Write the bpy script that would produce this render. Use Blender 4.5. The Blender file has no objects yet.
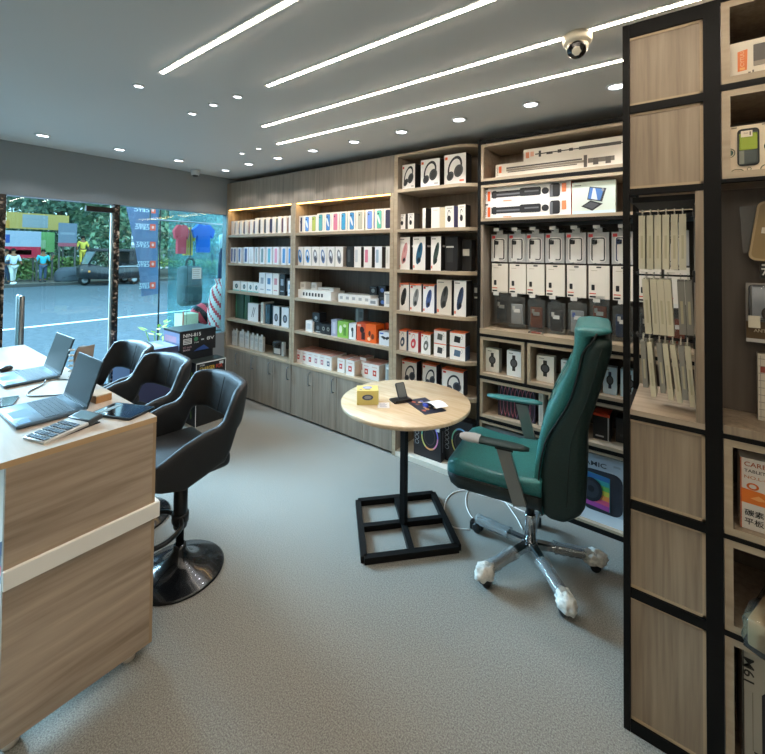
import bpy, bmesh, math, random
from mathutils import Vector, Matrix
R = math.radians; PI = math.pi
random.seed(7)
sc = bpy.context.scene
COL = sc.collection

# ------------------------------------------------------------------ materials
def lin(h):
    h = h.lstrip('#'); o = []
    for i in (0, 2, 4):
        c = int(h[i:i+2], 16)/255
        o.append(c/12.92 if c <= .04045 else ((c+.055)/1.055)**2.4)
    return (*o, 1)
_m = {}
def mat(h, rough=.5, metal=0, spec=.5, coat=0):
    k = (h, rough, metal, spec, coat)
    if k in _m: return _m[k]
    m = bpy.data.materials.new('paint_'+h.strip('#')); m.use_nodes = True
    b = m.node_tree.nodes['Principled BSDF']
    b.inputs['Base Color'].default_value = lin(h); b.inputs['Roughness'].default_value = rough
    b.inputs['Metallic'].default_value = metal; b.inputs['Specular IOR Level'].default_value = spec
    b.inputs['Coat Weight'].default_value = coat
    _m[k] = m; return m
def nodes(name):
    m = bpy.data.materials.new(name); m.use_nodes = True
    nt = m.node_tree; return m, nt, nt.nodes['Principled BSDF'], nt.nodes, nt.links
def ramp(N, stops):
    r = N.new('ShaderNodeValToRGB'); e = r.color_ramp.elements
    e[0].position, e[0].color = stops[0][0], lin(stops[0][1])
    e[1].position, e[1].color = stops[1][0], lin(stops[1][1])
    for p, c in stops[2:]:
        x = e.new(p); x.color = lin(c)
    return r
def wood(name, sc3, stops, rough=.45, rot=(0, 0, 0), distort=.6, detail=5, fine=3.2):
    m, nt, b, N, L = nodes(name)
    tc = N.new('ShaderNodeTexCoord'); mp = N.new('ShaderNodeMapping')
    mp.inputs['Scale'].default_value = sc3; mp.inputs['Rotation'].default_value = rot
    L.new(tc.outputs['Object'], mp.inputs['Vector'])
    n1 = N.new('ShaderNodeTexNoise'); n1.inputs['Scale'].default_value = 1; n1.inputs['Detail'].default_value = detail
    n1.inputs['Distortion'].default_value = distort
    n2 = N.new('ShaderNodeTexNoise'); n2.inputs['Scale'].default_value = fine; n2.inputs['Detail'].default_value = 4
    L.new(mp.outputs['Vector'], n1.inputs['Vector']); L.new(mp.outputs['Vector'], n2.inputs['Vector'])
    mx = N.new('ShaderNodeMix'); mx.data_type = 'FLOAT'; mx.inputs[0].default_value = .4
    L.new(n1.outputs['Fac'], mx.inputs[2]); L.new(n2.outputs['Fac'], mx.inputs[3])
    r = ramp(N, stops); L.new(mx.outputs[0], r.inputs['Fac']); L.new(r.outputs['Color'], b.inputs['Base Color'])
    b.inputs['Roughness'].default_value = rough
    bp = N.new('ShaderNodeBump'); bp.inputs['Strength'].default_value = .05
    L.new(mx.outputs[0], bp.inputs['Height']); L.new(bp.outputs['Normal'], b.inputs['Normal'])
    return m
def noise_mat(name, scale, stops, rough=.9, bump=.3, detail=6, vec='Object', metal=0):
    m, nt, b, N, L = nodes(name)
    tc = N.new('ShaderNodeTexCoord'); n = N.new('ShaderNodeTexNoise')
    n.inputs['Scale'].default_value = scale; n.inputs['Detail'].default_value = detail
    L.new(tc.outputs[vec], n.inputs['Vector'])
    r = ramp(N, stops); L.new(n.outputs['Fac'], r.inputs['Fac']); L.new(r.outputs['Color'], b.inputs['Base Color'])
    b.inputs['Roughness'].default_value = rough; b.inputs['Metallic'].default_value = metal
    bp = N.new('ShaderNodeBump'); bp.inputs['Strength'].default_value = bump; bp.inputs['Distance'].default_value = .01
    L.new(n.outputs['Fac'], bp.inputs['Height']); L.new(bp.outputs['Normal'], b.inputs['Normal'])
    return m
def emis(name, h, s):
    m = bpy.data.materials.new(name); m.use_nodes = True; N = m.node_tree.nodes
    b = N['Principled BSDF']; b.inputs['Base Color'].default_value = lin(h)
    b.inputs['Emission Color'].default_value = lin(h); b.inputs['Emission Strength'].default_value = s
    return m
def glassy(name, tint, gloss=.06, alpha=None, rough=0.02):
    """thin pane: tinted see-through plus a fresnel reflection"""
    m = bpy.data.materials.new(name); m.use_nodes = True; nt = m.node_tree; N = nt.nodes; L = nt.links
    N.remove(N['Principled BSDF']); out = N['Material Output']
    t = N.new('ShaderNodeBsdfTransparent'); t.inputs['Color'].default_value = lin(tint)
    g = N.new('ShaderNodeBsdfGlossy'); g.inputs['Roughness'].default_value = rough
    fr = N.new('ShaderNodeFresnel'); fr.inputs['IOR'].default_value = 1.45
    mx = N.new('ShaderNodeMixShader')
    L.new(fr.outputs['Fac'], mx.inputs['Fac']); L.new(t.outputs[0], mx.inputs[1]); L.new(g.outputs[0], mx.inputs[2])
    last = mx
    if alpha is not None:
        d = N.new('ShaderNodeBsdfDiffuse'); d.inputs['Color'].default_value = lin(alpha[0])
        m2 = N.new('ShaderNodeMixShader'); m2.inputs['Fac'].default_value = alpha[1]
        L.new(mx.outputs[0], m2.inputs[1]); L.new(d.outputs[0], m2.inputs[2]); last = m2
    L.new(last.outputs[0], out.inputs['Surface'])
    return m

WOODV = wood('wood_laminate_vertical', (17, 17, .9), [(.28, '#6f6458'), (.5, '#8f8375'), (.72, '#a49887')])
WOODF = wood('wood_laminate_vertical_warm', (24, 24, 1.1), [(.28, '#6c5d4d'), (.5, '#8f7e69'), (.72, '#a6957e')])
WOODX = wood('wood_laminate_lengthwise', (.9, 17, 17), [(.28, '#8f806d'), (.5, '#ad9c86'), (.72, '#c0b09a')])
EDGE = wood('wood_edge_band', (2, 20, 20), [(.3, '#9c8a72'), (.7, '#b6a58b')])
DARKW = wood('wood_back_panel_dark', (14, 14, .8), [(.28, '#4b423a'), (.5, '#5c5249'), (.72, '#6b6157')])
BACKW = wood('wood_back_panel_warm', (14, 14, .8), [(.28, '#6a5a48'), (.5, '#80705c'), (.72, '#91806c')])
DESKW = wood('walnut_grey_desk_panel', (9, 1.1, 15), [(.3, '#8a7763'), (.48, '#ac9883'), (.7, '#c5b19a')], rot=(R(-9), 0, 0), distort=.8)
DESKT = wood('pale_desk_top', (1.2, 14, 14), [(.3, '#c3b2a0'), (.7, '#d8cabb')], rough=.28)
TABLEW = wood('pale_oak_table_top', (3, 22, 22), [(.3, '#c9b08c'), (.5, '#d8c3a3'), (.72, '#e2d0b3')], rough=.22, rot=(0, 0, R(35)))
CARPET = noise_mat('grey_loop_carpet', 190, [(.3, '#6e6b64'), (.5, '#8b8880'), (.7, '#a5a299')], rough=1, bump=.6, detail=3)
CEIL = mat('#d3d1cd', .85)
FASC = mat('#8c9396', .8)
BLACK = mat('#090807', .55, 0, .2)
BLACKM = mat('#0c0c0d', .32)
LEATHER = noise_mat('black_leatherette', 160, [(.3, '#0e0f10'), (.7, '#141517')], rough=.58, bump=.12)
TEAL = noise_mat('teal_leather', 150, [(.3, '#2a6c6d'), (.7, '#388080')], rough=.34, bump=.1)
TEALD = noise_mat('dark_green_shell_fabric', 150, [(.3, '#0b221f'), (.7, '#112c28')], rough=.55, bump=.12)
CHROME = mat('#c9cbcd', .18, 1)
STEEL = mat('#9b9ea0', .3, 1)
WHITE = mat('#f2f0ec', .45)
CREAM = mat('#e6dcc6', .45)
DGREY = mat('#2c2e30', .5)
MGREY = mat('#77797b', .5)
LGREY = mat('#bdbebe', .5)
ORANGE = mat('#e8642a', .45)
RED = mat('#d13a3a', .45)
NAVY = mat('#27324f', .5)
CLEAR = glassy('clear_blister_plastic', '#f4f6f6', alpha=('#dfe3e3', .035), rough=.1)
GLASS = glassy('shop_glass', '#e6f6f6')
GLASS2 = glassy('shop_glass_cyan', '#cfeef0', alpha=('#a9d3d8', .12))
LEDM = emis('led_strip_glow', '#fff0dc', 54)
COVE = emis('cove_led_glow', '#ffc66e', 7)
LENS = emis('downlight_lens_glow', '#f4f7ff', 9)

# ------------------------------------------------------------------ mesh builder
class MB:
    def __init__(s, org=(0, 0, 0)):
        s.v = []; s.f = []; s.m = []; s.sm = []; s.mats = []; s.org = Vector(org)
    def mi(s, m):
        if m not in s.mats: s.mats.append(m)
        return s.mats.index(m)
    def add(s, vs, fs, m, smooth=False):
        b = len(s.v); s.v += [Vector(v) for v in vs]
        i = s.mi(m)
        for f in fs:
            s.f.append([b+k for k in f]); s.m.append(i); s.sm.append(smooth)
        return s
    def addbm(s, bm, m, smooth=False, T=None):
        bm.verts.ensure_lookup_table(); bm.verts.index_update()
        s.add([(T @ v.co if T else v.co) for v in bm.verts], [[v.index for v in f.verts] for f in bm.faces], m, smooth)
        bm.free(); return s
    def box(s, x0, x1, y0, y1, z0, z1, m, bev=0, seg=2, T=None):
        if bev:
            bm = bmesh.new()
            vs = [bm.verts.new((x, y, z)) for x in (x0, x1) for y in (y0, y1) for z in (z0, z1)]
            for q in ((0, 1, 3, 2), (4, 6, 7, 5), (0, 4, 5, 1), (2, 3, 7, 6), (0, 2, 6, 4), (1, 5, 7, 3)):
                bm.faces.new([vs[i] for i in q])
            bmesh.ops.bevel(bm, geom=bm.edges[:], offset=bev, segments=seg, profile=.5, affect='EDGES')
            return s.addbm(bm, m, seg > 1, T)
        vs = [(x, y, z) for x in (x0, x1) for y in (y0, y1) for z in (z0, z1)]
        if T: vs = [T @ Vector(v) for v in vs]
        return s.add(vs, [(0, 1, 3, 2), (4, 6, 7, 5), (0, 4, 5, 1), (2, 3, 7, 6), (0, 2, 6, 4), (1, 5, 7, 3)], m)
    def loft(s, rings, m, cap=True, smooth=True, closed=False):
        n = len(rings[0]); vs = [p for r in rings for p in r]; fs = []
        K = len(rings)
        for i in range(K if closed else K-1):
            for j in range(n):
                a, b2 = i*n+j, i*n+(j+1) % n; c, d = ((i+1) % K)*n+(j+1) % n, ((i+1) % K)*n+j
                fs.append((a, b2, c, d))
        if cap and not closed:
            fs.append(tuple(range(n-1, -1, -1))); fs.append(tuple((K-1)*n+j for j in range(n)))
        return s.add(vs, fs, m, smooth)
    def tube(s, pts, r, m, seg=10, closed=False, cap=True):
        pts = [Vector(p) for p in pts]; K = len(pts); rings = []
        up = None
        for i, p in enumerate(pts):
            a = pts[(i-1) % K] if (closed or i) else p; b = pts[(i+1) % K] if (closed or i < K-1) else p
            t = (b-a).normalized()
            if up is None:
                up = Vector((0, 0, 1)) if abs(t.z) < .9 else Vector((1, 0, 0))
            u = t.cross(up)
            if u.length < 1e-5: u = t.cross(Vector((0, 1, 0)))
            u.normalize(); w = u.cross(t); up = w
            rr = r[i] if isinstance(r, (list, tuple)) else r
            rings.append([p+(u*math.cos(2*PI*k/seg)+w*math.sin(2*PI*k/seg))*rr for k in range(seg)])
        return s.loft(rings, m, cap, True, closed)
    def lathe(s, prof, m, c=(0, 0, 0), seg=32, smooth=True, T=None):
        rings = []
        for (r, z) in prof:
            ring = [Vector((r*math.cos(2*PI*k/seg), r*math.sin(2*PI*k/seg), z)) for k in range(seg)]
            if T: ring = [T @ p for p in ring]
            rings.append([p+Vector(c) for p in ring])
        return s.loft(rings, m, True, smooth)
    def ball(s, c, r, m, sc3=(1, 1, 1), seg=16, T=None):
        bm = bmesh.new(); bmesh.ops.create_uvsphere(bm, u_segments=seg, v_segments=max(6, seg//2), radius=1)
        for v in bm.verts:
            p = Vector((v.co.x*r*sc3[0], v.co.y*r*sc3[1], v.co.z*r*sc3[2]))
            v.co = (T @ p if T else p)+Vector(c)
        return s.addbm(bm, m, True)
    def poly(s, pts, m):
        return s.add(pts, [tuple(range(len(pts)))], m)
    def prism(s, pts, d, m, smooth=False):
        """polygon pts (3d) extruded along d, as a closed solid"""
        n = len(pts); pts = [Vector(p) for p in pts]; d = Vector(d)
        vs = pts+[p+d for p in pts]
        fs = [tuple(range(n-1, -1, -1)), tuple(range(n, 2*n))]+[(i, (i+1) % n, n+(i+1) % n, n+i) for i in range(n)]
        return s.add(vs, fs, m, smooth)
    def bar(s, a, b, w, h, m):
        """square bar between a and b"""
        a = Vector(a); b = Vector(b); t = (b-a).normalized()
        up = Vector((0, 0, 1)) if abs(t.z) < .9 else Vector((0, 1, 0))
        u = t.cross(up).normalized(); w2 = u.cross(t)
        r = lambda p: [p+u*w/2+w2*h/2, p-u*w/2+w2*h/2, p-u*w/2-w2*h/2, p+u*w/2-w2*h/2]
        return s.loft([r(a), r(b)], m, True, False)
    def text(s, txt, o, u, v, size, m, bold=.012, d=.0006, align='CENTER', w=None):
        tb = _text(txt, bold)
        xs = [p[0] for p in tb[0]]; ys = [p[1] for p in tb[0]]
        if not xs: return s
        x0, x1, y0, y1 = min(xs), max(xs), min(ys), max(ys)
        k = size/(y1-y0) if w is None else w/(x1-x0)
        ky = k if w is None else size/(y1-y0)
        ox = (x0+x1)/2 if align == 'CENTER' else x0
        u = Vector(u).normalized(); v = Vector(v).normalized(); n = u.cross(v); o = Vector(o)
        s.add([o+u*(p[0]-ox)*k+v*(p[1]-(y0+y1)/2)*ky+n*d for p in tb[0]], tb[1], m)
        return s
    def build(s, name, parent=None, loc=None, rotz=0, bevel=0, subd=0, wn=False):
        me = bpy.data.meshes.new(name)
        me.from_pydata([v-s.org for v in s.v], [], s.f)
        for m in s.mats: me.materials.append(m)
        me.polygons.foreach_set('material_index', s.m); me.polygons.foreach_set('use_smooth', s.sm)
        bm = bmesh.new(); bm.from_mesh(me); bmesh.ops.recalc_face_normals(bm, faces=bm.faces[:]); bm.to_mesh(me); bm.free()
        me.update()
        o = bpy.data.objects.new(name, me); COL.objects.link(o)
        if parent is not None: o.parent = parent
        if loc is not None: o.location = loc
        o.rotation_euler.z = rotz
        if bevel:
            b = o.modifiers.new('bevel', 'BEVEL'); b.width = bevel; b.segments = 2; b.limit_method = 'ANGLE'
        if subd:
            b = o.modifiers.new('sub', 'SUBSURF'); b.levels = b.render_levels = subd
        return o
_tc = {}
def _text(txt, bold):
    k = (txt, bold)
    if k not in _tc:
        cu = bpy.data.curves.new('lettering', 'FONT'); cu.body = txt; cu.offset = bold; cu.resolution_u = 3
        ob = bpy.data.objects.new('lettering', cu); COL.objects.link(ob)
        dg = bpy.context.evaluated_depsgraph_get(); me = ob.evaluated_get(dg).to_mesh()
        _tc[k] = ([tuple(v.co) for v in me.vertices], [tuple(p.vertices) for p in me.polygons])
        ob.evaluated_get(dg).to_mesh_clear(); bpy.data.objects.remove(ob); bpy.data.curves.remove(cu)
    return _tc[k]
def thing(name, label, cat, loc=(0, 0, 0), rotz=0, group=None):
    o = bpy.data.objects.new(name, None); COL.objects.link(o); o.empty_display_size = .05
    o.location = loc; o.rotation_euler.z = rotz
    return tag(o, label, cat, group)
def tag(o, label, cat, group=None, kind=None):
    o['label'] = label; o['category'] = cat
    if group: o['group'] = group
    if kind: o['kind'] = kind
    return o
def struct(o, label, cat): return tag(o, label, cat, kind='structure')
def parent_to(o, p): o.parent = p; return o
ORD = ['first', 'second', 'third', 'fourth', 'fifth', 'sixth', 'seventh', 'eighth', 'ninth', 'tenth', 'eleventh', 'twelfth', 'thirteenth', 'fourteenth']

# printed marks on a carton face
def face_frame(f, w, d, h):
    return {'F': (Vector((-w/2, 0, 0)), Vector((1, 0, 0)), Vector((0, 0, 1)), w, h),
            'R': (Vector((w/2, 0, 0)), Vector((0, 1, 0)), Vector((0, 0, 1)), d, h),
            'L': (Vector((-w/2, d, 0)), Vector((0, -1, 0)), Vector((0, 0, 1)), d, h),
            'T': (Vector((-w/2, 0, h)), Vector((1, 0, 0)), Vector((0, 1, 0)), w, d)}[f]
def rr_pts(cx, cy, w, h, r, n=4):
    r = min(r, w/2, h/2); o = []
    for (sx, sy, a0) in ((1, 1, 0), (-1, 1, 90), (-1, -1, 180), (1, -1, 270)):
        for k in range(n+1):
            a = R(a0+90*k/n); o.append((cx+sx*(w/2-r)+r*math.cos(a), cy+sy*(h/2-r)+r*math.sin(a)))
    return o
def do_prints(mb, w, d, h, prints):
    lay = {}
    for p in prints:
        f, kind = p[0], p[1]
        o, u, v, W, H = face_frame(f, w, d, h); n = u.cross(v)
        lay[f] = lay.get(f, 0)+1; off = n*(.0004+.00035*lay[f])
        P = lambda a, b: o+u*a*W+v*b*H+off
        if kind == 'r':
            _, _, a, b, sw, sh, m = p
            mb.poly([P(a-sw/2, b-sh/2), P(a+sw/2, b-sh/2), P(a+sw/2, b+sh/2), P(a-sw/2, b+sh/2)], m)
        elif kind == 'rr':
            _, _, a, b, sw, sh, m = p
            q = rr_pts(0, 0, sw*W, sh*H, min(sw*W, sh*H)*.22)
            c = P(a, b); mb.poly([c+u*x+v*y for x, y in q], m)
        elif kind == 'e':
            _, _, a, b, sw, sh, m = p[:7]; rot = R(p[7]) if len(p) > 7 else 0; c = P(a, b); q = []
            for k in range(18):
                x, y = sw*W/2*math.cos(2*PI*k/18), sh*H/2*math.sin(2*PI*k/18)
                q.append(c+u*(x*math.cos(rot)-y*math.sin(rot))+v*(x*math.sin(rot)+y*math.cos(rot)))
            mb.poly(q, m)
        elif kind == 'o':                       # ring: outer size, thickness, arc range
            _, _, a, b, sw, sh, th, m = p[:8]; a0, a1 = (p[8], p[9]) if len(p) > 8 else (0, 360); c = P(a, b); K = 26; vs = []; fs = []
            rot = R(p[10]) if len(p) > 10 else 0
            for k in range(K+1):
                an = R(a0+(a1-a0)*k/K)
                for q in (1, 1-th):
                    x, y = sw*W/2*q*math.cos(an), sh*H/2*q*math.sin(an)
                    vs.append(c+u*(x*math.cos(rot)-y*math.sin(rot))+v*(x*math.sin(rot)+y*math.cos(rot)))
            for k in range(K): fs.append((2*k, 2*k+2, 2*k+3, 2*k+1))
            mb.add(vs, fs, m)
        elif kind == 'p':
            _, _, pts, m = p; mb.poly([P(a, b) for a, b in pts], m)
        elif kind == 't':                       # text: centre, height fraction, (width fraction)
            _, _, txt, a, b, sh, m = p[:7]; ww = p[7]*W if len(p) > 7 and p[7] else None
            mb.text(txt, P(a, b), u, v, sh*H, m, w=ww)
        elif kind == 'tv':                      # text running up the face
            _, _, txt, a, b, sw, m = p[:7]; ww = p[7]*H if len(p) > 7 and p[7] else None
            s = p[8] if len(p) > 8 else 1
            mb.text(txt, P(a, b), v*s, -u*s, sw*W, m, w=ww)
def carton(name, label, cat, group, cx, y0, z0, w, d, h, body, prints=(), rot=0, side=None, top=None, bev=0):
    mb = MB()
    mb.box(-w/2, w/2, 0, d, 0, h, body)
    if side: prints = list(prints)+[('R', 'r', .5, .5, 1, 1, side)] if not any(p[0] == 'R' for p in prints) else [('R', 'r', .5, .5, 1, 1, side)]+list(prints)
    if top: prints = [('T', 'r', .5, .5, 1, 1, top)]+list(prints)
    do_prints(mb, w, d, h, prints)
    o = mb.build(name, None, (cx, y0, z0), rot)
    return tag(o, label, cat, group)

# ------------------------------------------------------------------ camera, sky, render look
cam = bpy.data.cameras.new('camera'); cam.sensor_fit = 'HORIZONTAL'; cam.sensor_width = 36
cam.lens = 36*403.246/765; cam.shift_y = -(377-246.317)/765; cam.clip_start = .02; cam.clip_end = 300
co = bpy.data.objects.new('camera', cam); COL.objects.link(co); sc.camera = co
yaw, pit, rol = R(37.02198), R(1.132218), R(-.583125)
fw = Vector((-math.sin(yaw)*math.cos(pit), math.cos(yaw)*math.cos(pit), math.sin(pit)))
rt = Vector((math.cos(yaw), math.sin(yaw), 0)); dn = fw.cross(rt)
r2 = math.cos(rol)*rt+math.sin(rol)*dn; d2 = -math.sin(rol)*rt+math.cos(rol)*dn
co.matrix_world = Matrix(((r2.x, -d2.x, -fw.x, 0), (r2.y, -d2.y, -fw.y, 0), (r2.z, -d2.z, -fw.z, 1.7), (0, 0, 0, 1)))
w = bpy.data.worlds.new('overcast_sky'); sc.world = w; w.use_nodes = True
bg = w.node_tree.nodes['Background']; bg.inputs['Color'].default_value = (.55, .80, 1.0, 1); bg.inputs['Strength'].default_value = 4.6
sl = bpy.data.lights.new('added_sky_sun', 'SUN'); sl.energy = 29; sl.angle = R(30); sl.color = (.56, .74, 1.0)  # added soft sun lamp, boosts blue daylight through the window; no cloud is modelled
slo = bpy.data.objects.new('added_sky_sun', sl); COL.objects.link(slo); slo.rotation_euler = Vector((1, .13, -.52)).to_track_quat('-Z', 'Y').to_euler()
sc.view_settings.view_transform = 'Standard'; sc.view_settings.look = 'None'
sc.view_settings.gamma = 1; sc.view_settings.use_curve_mapping = False; sc.view_settings.exposure = .03

# ------------------------------------------------------------------ the room
CZ = 2.625; WX = -4.56; YB = 3.2
def slab(name, a, label, cat):
    return struct(MB().box(*a).build(name), label, cat)
slab('floor', (WX-.12, 2.3, -2.2, YB+.1, -.1, 0, CARPET), 'grey loop-pile carpet floor of the shop', 'floor')
slab('ceiling', (WX-.12, 2.3, -2.2, YB+.1, CZ, CZ+.1, CEIL), 'grey painted flat ceiling with light strips', 'ceiling')
slab('wall_back', (WX-.12, 2.3, YB, YB+.1, 0, CZ, FASC), 'grey wall behind the tall shelving', 'wall')
slab('wall_right', (2.2, 2.3, -2.2, YB, 0, CZ, mat('#ece8e0', .8)), 'plain wall out of sight to the right', 'wall')
slab('wall_near', (WX-.12, 2.2, -2.3, -2.2, 0, CZ, mat('#ece8e0', .8)), 'plain wall behind the viewer', 'wall')
mb = MB()
mb.box(WX-.12, WX, -2.2, YB, 2.17, CZ, FASC)                       # fascia above the glass
mb.box(WX-.12, WX, -2.2, -.75, 0, 2.17, FASC)
mb.box(WX-.12, WX, 2.845, YB, 0, 2.17, FASC)
mb.box(WX-.12, WX, 2.36, 2.845, 0, .72, FASC)
struct(mb.build('wall_left'), 'dark grey wall and fascia around the shop front glass', 'wall')
STONE = noise_mat('dark_marble_post', 26, [(.4, '#161514'), (.54, '#2c2825'), (.62, '#8a7565'), (.7, '#d0c2b4')], rough=.25, bump=0, detail=2)
struct(MB().box(WX-.06, WX+.015, 1.59, 1.64, 0, 2.17, STONE).box(WX-.035, WX-.02, 1.575, 1.59, 0, 2.15, mat('#c6dedf', .3)).build('trim_1'), 'narrow marble-faced post between glass door and right pane', 'post')
struct(MB().box(WX-.06, WX+.02, .62, .79, 0, 2.17, STONE).build('trim_2'), 'wide dark marble post at the left end of the glass door', 'post')
struct(MB().box(WX-.03, WX-.018, 1.64, 2.36, .0, 2.17, GLASS).box(WX-.03, WX-.018, 2.36, 2.845, .72, 2.17, GLASS).build('window_1'), 'fixed glass pane between marble post and shelving', 'window')
struct(MB().box(WX-.03, WX-.018, -.75, .62, 0, 2.17, GLASS).build('window_2'), 'glass pane left of the wide marble post', 'window')
d = thing('door_1', 'frameless glass entrance door with steel pull handle', 'door', (WX-.024, 1.57, 0)); d['kind'] = 'structure'
o3 = d.location
MB(o3).box(WX-.03, WX-.018, .8, 1.57, .01, 2.16, GLASS).build('glass_pane', d)
MB(o3).box(WX-.045, WX-.002, 1.36, 1.585, 2.085, 2.135, mat('#2a2522', .35, .6)).build('patch_fitting', d)
h = MB(o3)
for dx in (.055, -.055):
    h.lathe([(0, .55), (.017, .55), (.019, .56), (.019, 1.30), (.012, 1.315), (0, 1.318)], STEEL, (WX-.024+dx, .905, 0), 20)
for z in (.72, 1.16): h.tube([(WX-.08, .905, z), (WX+.032, .905, z)], .008, STEEL, 10)
h.build('pull_handle', d)

# ------------------------------------------------------------------ ceiling lights
STR = [(-1.45, -1.2, 1.6, 'unseen added fill, first row behind the viewer'), (-.75, -1.0, 1.6, 'unseen added fill, second row behind the viewer'), (-.05, -.6, 1.6, 'unseen added fill above the viewer'), (.953, -2.15, 1.0, 'nearest the camera'), (1.375, -1.84, 1.0, 'second from the camera'), (1.803, -2.46, 1.0, 'third from the camera, beside the dome camera'), (2.165, -2.75, 1.0, 'farthest from the camera, closest to the shelves')]  # first three strips are added out of view to brighten the near room
for i, (y, x0, x1, wh) in enumerate(STR):
    t = thing('led_strip_light', 'slim recessed warm white ceiling light strip, '+wh, 'light', (x0, y, CZ), 0, 'ceiling light strips')
    MB(t.location).box(x0-.01, x1+.01, y-.017, y-.0065, CZ-.004, CZ, WHITE).box(x0-.01, x1+.01, y+.0065, y+.017, CZ-.004, CZ, WHITE).build('channel', t)
    g = MB(t.location)
    if i == 5: g.box(x0, x0+.30, y-.0065, y+.0065, CZ-.007, CZ, LEDM).box(x0+.306, x1, y-.0065, y+.0065, CZ-.007, CZ, LEDM)
    else: g.box(x0, x1, y-.0065, y+.0065, CZ-.007, CZ, LEDM)
    g.build('diffuser', t)
RING = mat('#d9dad8', .4)
def downlight(x, y, r, label, group, power):
    t = thing('downlight', label, 'light', (x, y, CZ), 0, group)
    m = MB(); m.lathe([(r*.72, -.0), (r*.72, -.004), (r*.82, -.009), (r, -.006), (r*1.02, 0)], RING, seg=28); m.build('trim_ring', t)
    MB().lathe([(0, -.0025), (r*.72, -.003), (r*.72, 0), (0, 0)], LENS, seg=24).build('lens', t)
    l = bpy.data.lights.new('downlight_beam', 'SPOT'); l.energy = power; l.spot_size = R(114); l.spot_blend = .22; l.shadow_soft_size = r*.7
    l.color = (.95, .97, 1)
    lo = bpy.data.objects.new('downlight_beam', l); COL.objects.link(lo); lo.parent = t; lo.location = (0, 0, -.02)
BR = [-3.63, -3.16, -2.67, -2.18, -1.71, -1.235, -.756, -.30]
for i, x in enumerate(BR):
    downlight(x, 2.49, .052, 'round downlight in the row along the shelves, %s from window corner' % ORD[i+1], 'downlights along the shelving', 13)
for i, (x, y) in enumerate([(-4.11, .92), (-4.09, 1.46), (-4.075, 1.985), (-4.12, 2.53)]):
    lab = ['leftmost round downlight in the row along the shop window', 'second round downlight from the left along the shop window', 'third round downlight from the left along the shop window', 'round downlight in the corner where window row and shelf row meet'][i]
    downlight(x, y, .052, lab, 'downlights along the window', 6)
for x, y, lab in [(-2.43, .955, 'small downlight off the tip of the nearest light strip'), (-2.62, 1.36, 'small downlight, farthest left of the trio beyond the nearest strip'), (-2.355, 1.355, 'small downlight in the middle of the ceiling trio'), (-2.115, 1.367, 'small downlight, rightmost of the ceiling trio near the second strip'), (-3.285, 2.18, 'small downlight, left one of the pair off the farthest strip'), (-3.01, 2.163, 'small downlight, right one of the pair off the farthest strip')]:
    downlight(x, y, .03, lab, 'small ceiling downlights', 3)
# dome camera
t = thing('dome_camera', 'white ceiling dome camera with dark lens between two light strips', 'camera', (-.362, 1.822, CZ))
MB().lathe([(.056, 0), (.056, -.028), (.052, -.036), (.03, -.04), (0, -.04)], mat('#efe3cb', .4), seg=32).build('base', t)
Td = Matrix.Rotation(R(-38), 4, 'Z') @ Matrix.Rotation(R(40), 4, 'X')
eye = MB(); eye.ball((0, 0, -.05), .043, mat('#e9dfca', .35)); eye.build('eyeball_housing', t)
ax = (Vector((0, 0, 1.7))-Vector((-.362, 1.822, CZ-.05))).normalized(); ax = (ax+Vector((-.12, 0, -.45))).normalized()
q = ax.to_track_quat('Z', 'Y').to_matrix().to_4x4()
MB().lathe([(.036, .018), (.037, .03), (.033, .036), (.0, .041)], mat('#15110e', .12), (0, 0, -.05), 28, True, q).build('lens_window', t)
t = thing('ceiling_sensor', 'small grey ceiling sensor in the corner above the shop window', 'sensor', (-4.40, 2.33, CZ))
MB().lathe([(.045, 0), (.045, -.045), (.038, -.06), (0, -.06)], mat('#c6c9c9', .5), seg=24).build('housing', t)
MB().lathe([(.03, -.06), (.026, -.072), (0, -.075)], DGREY, seg=20).build('lens', t)

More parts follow.
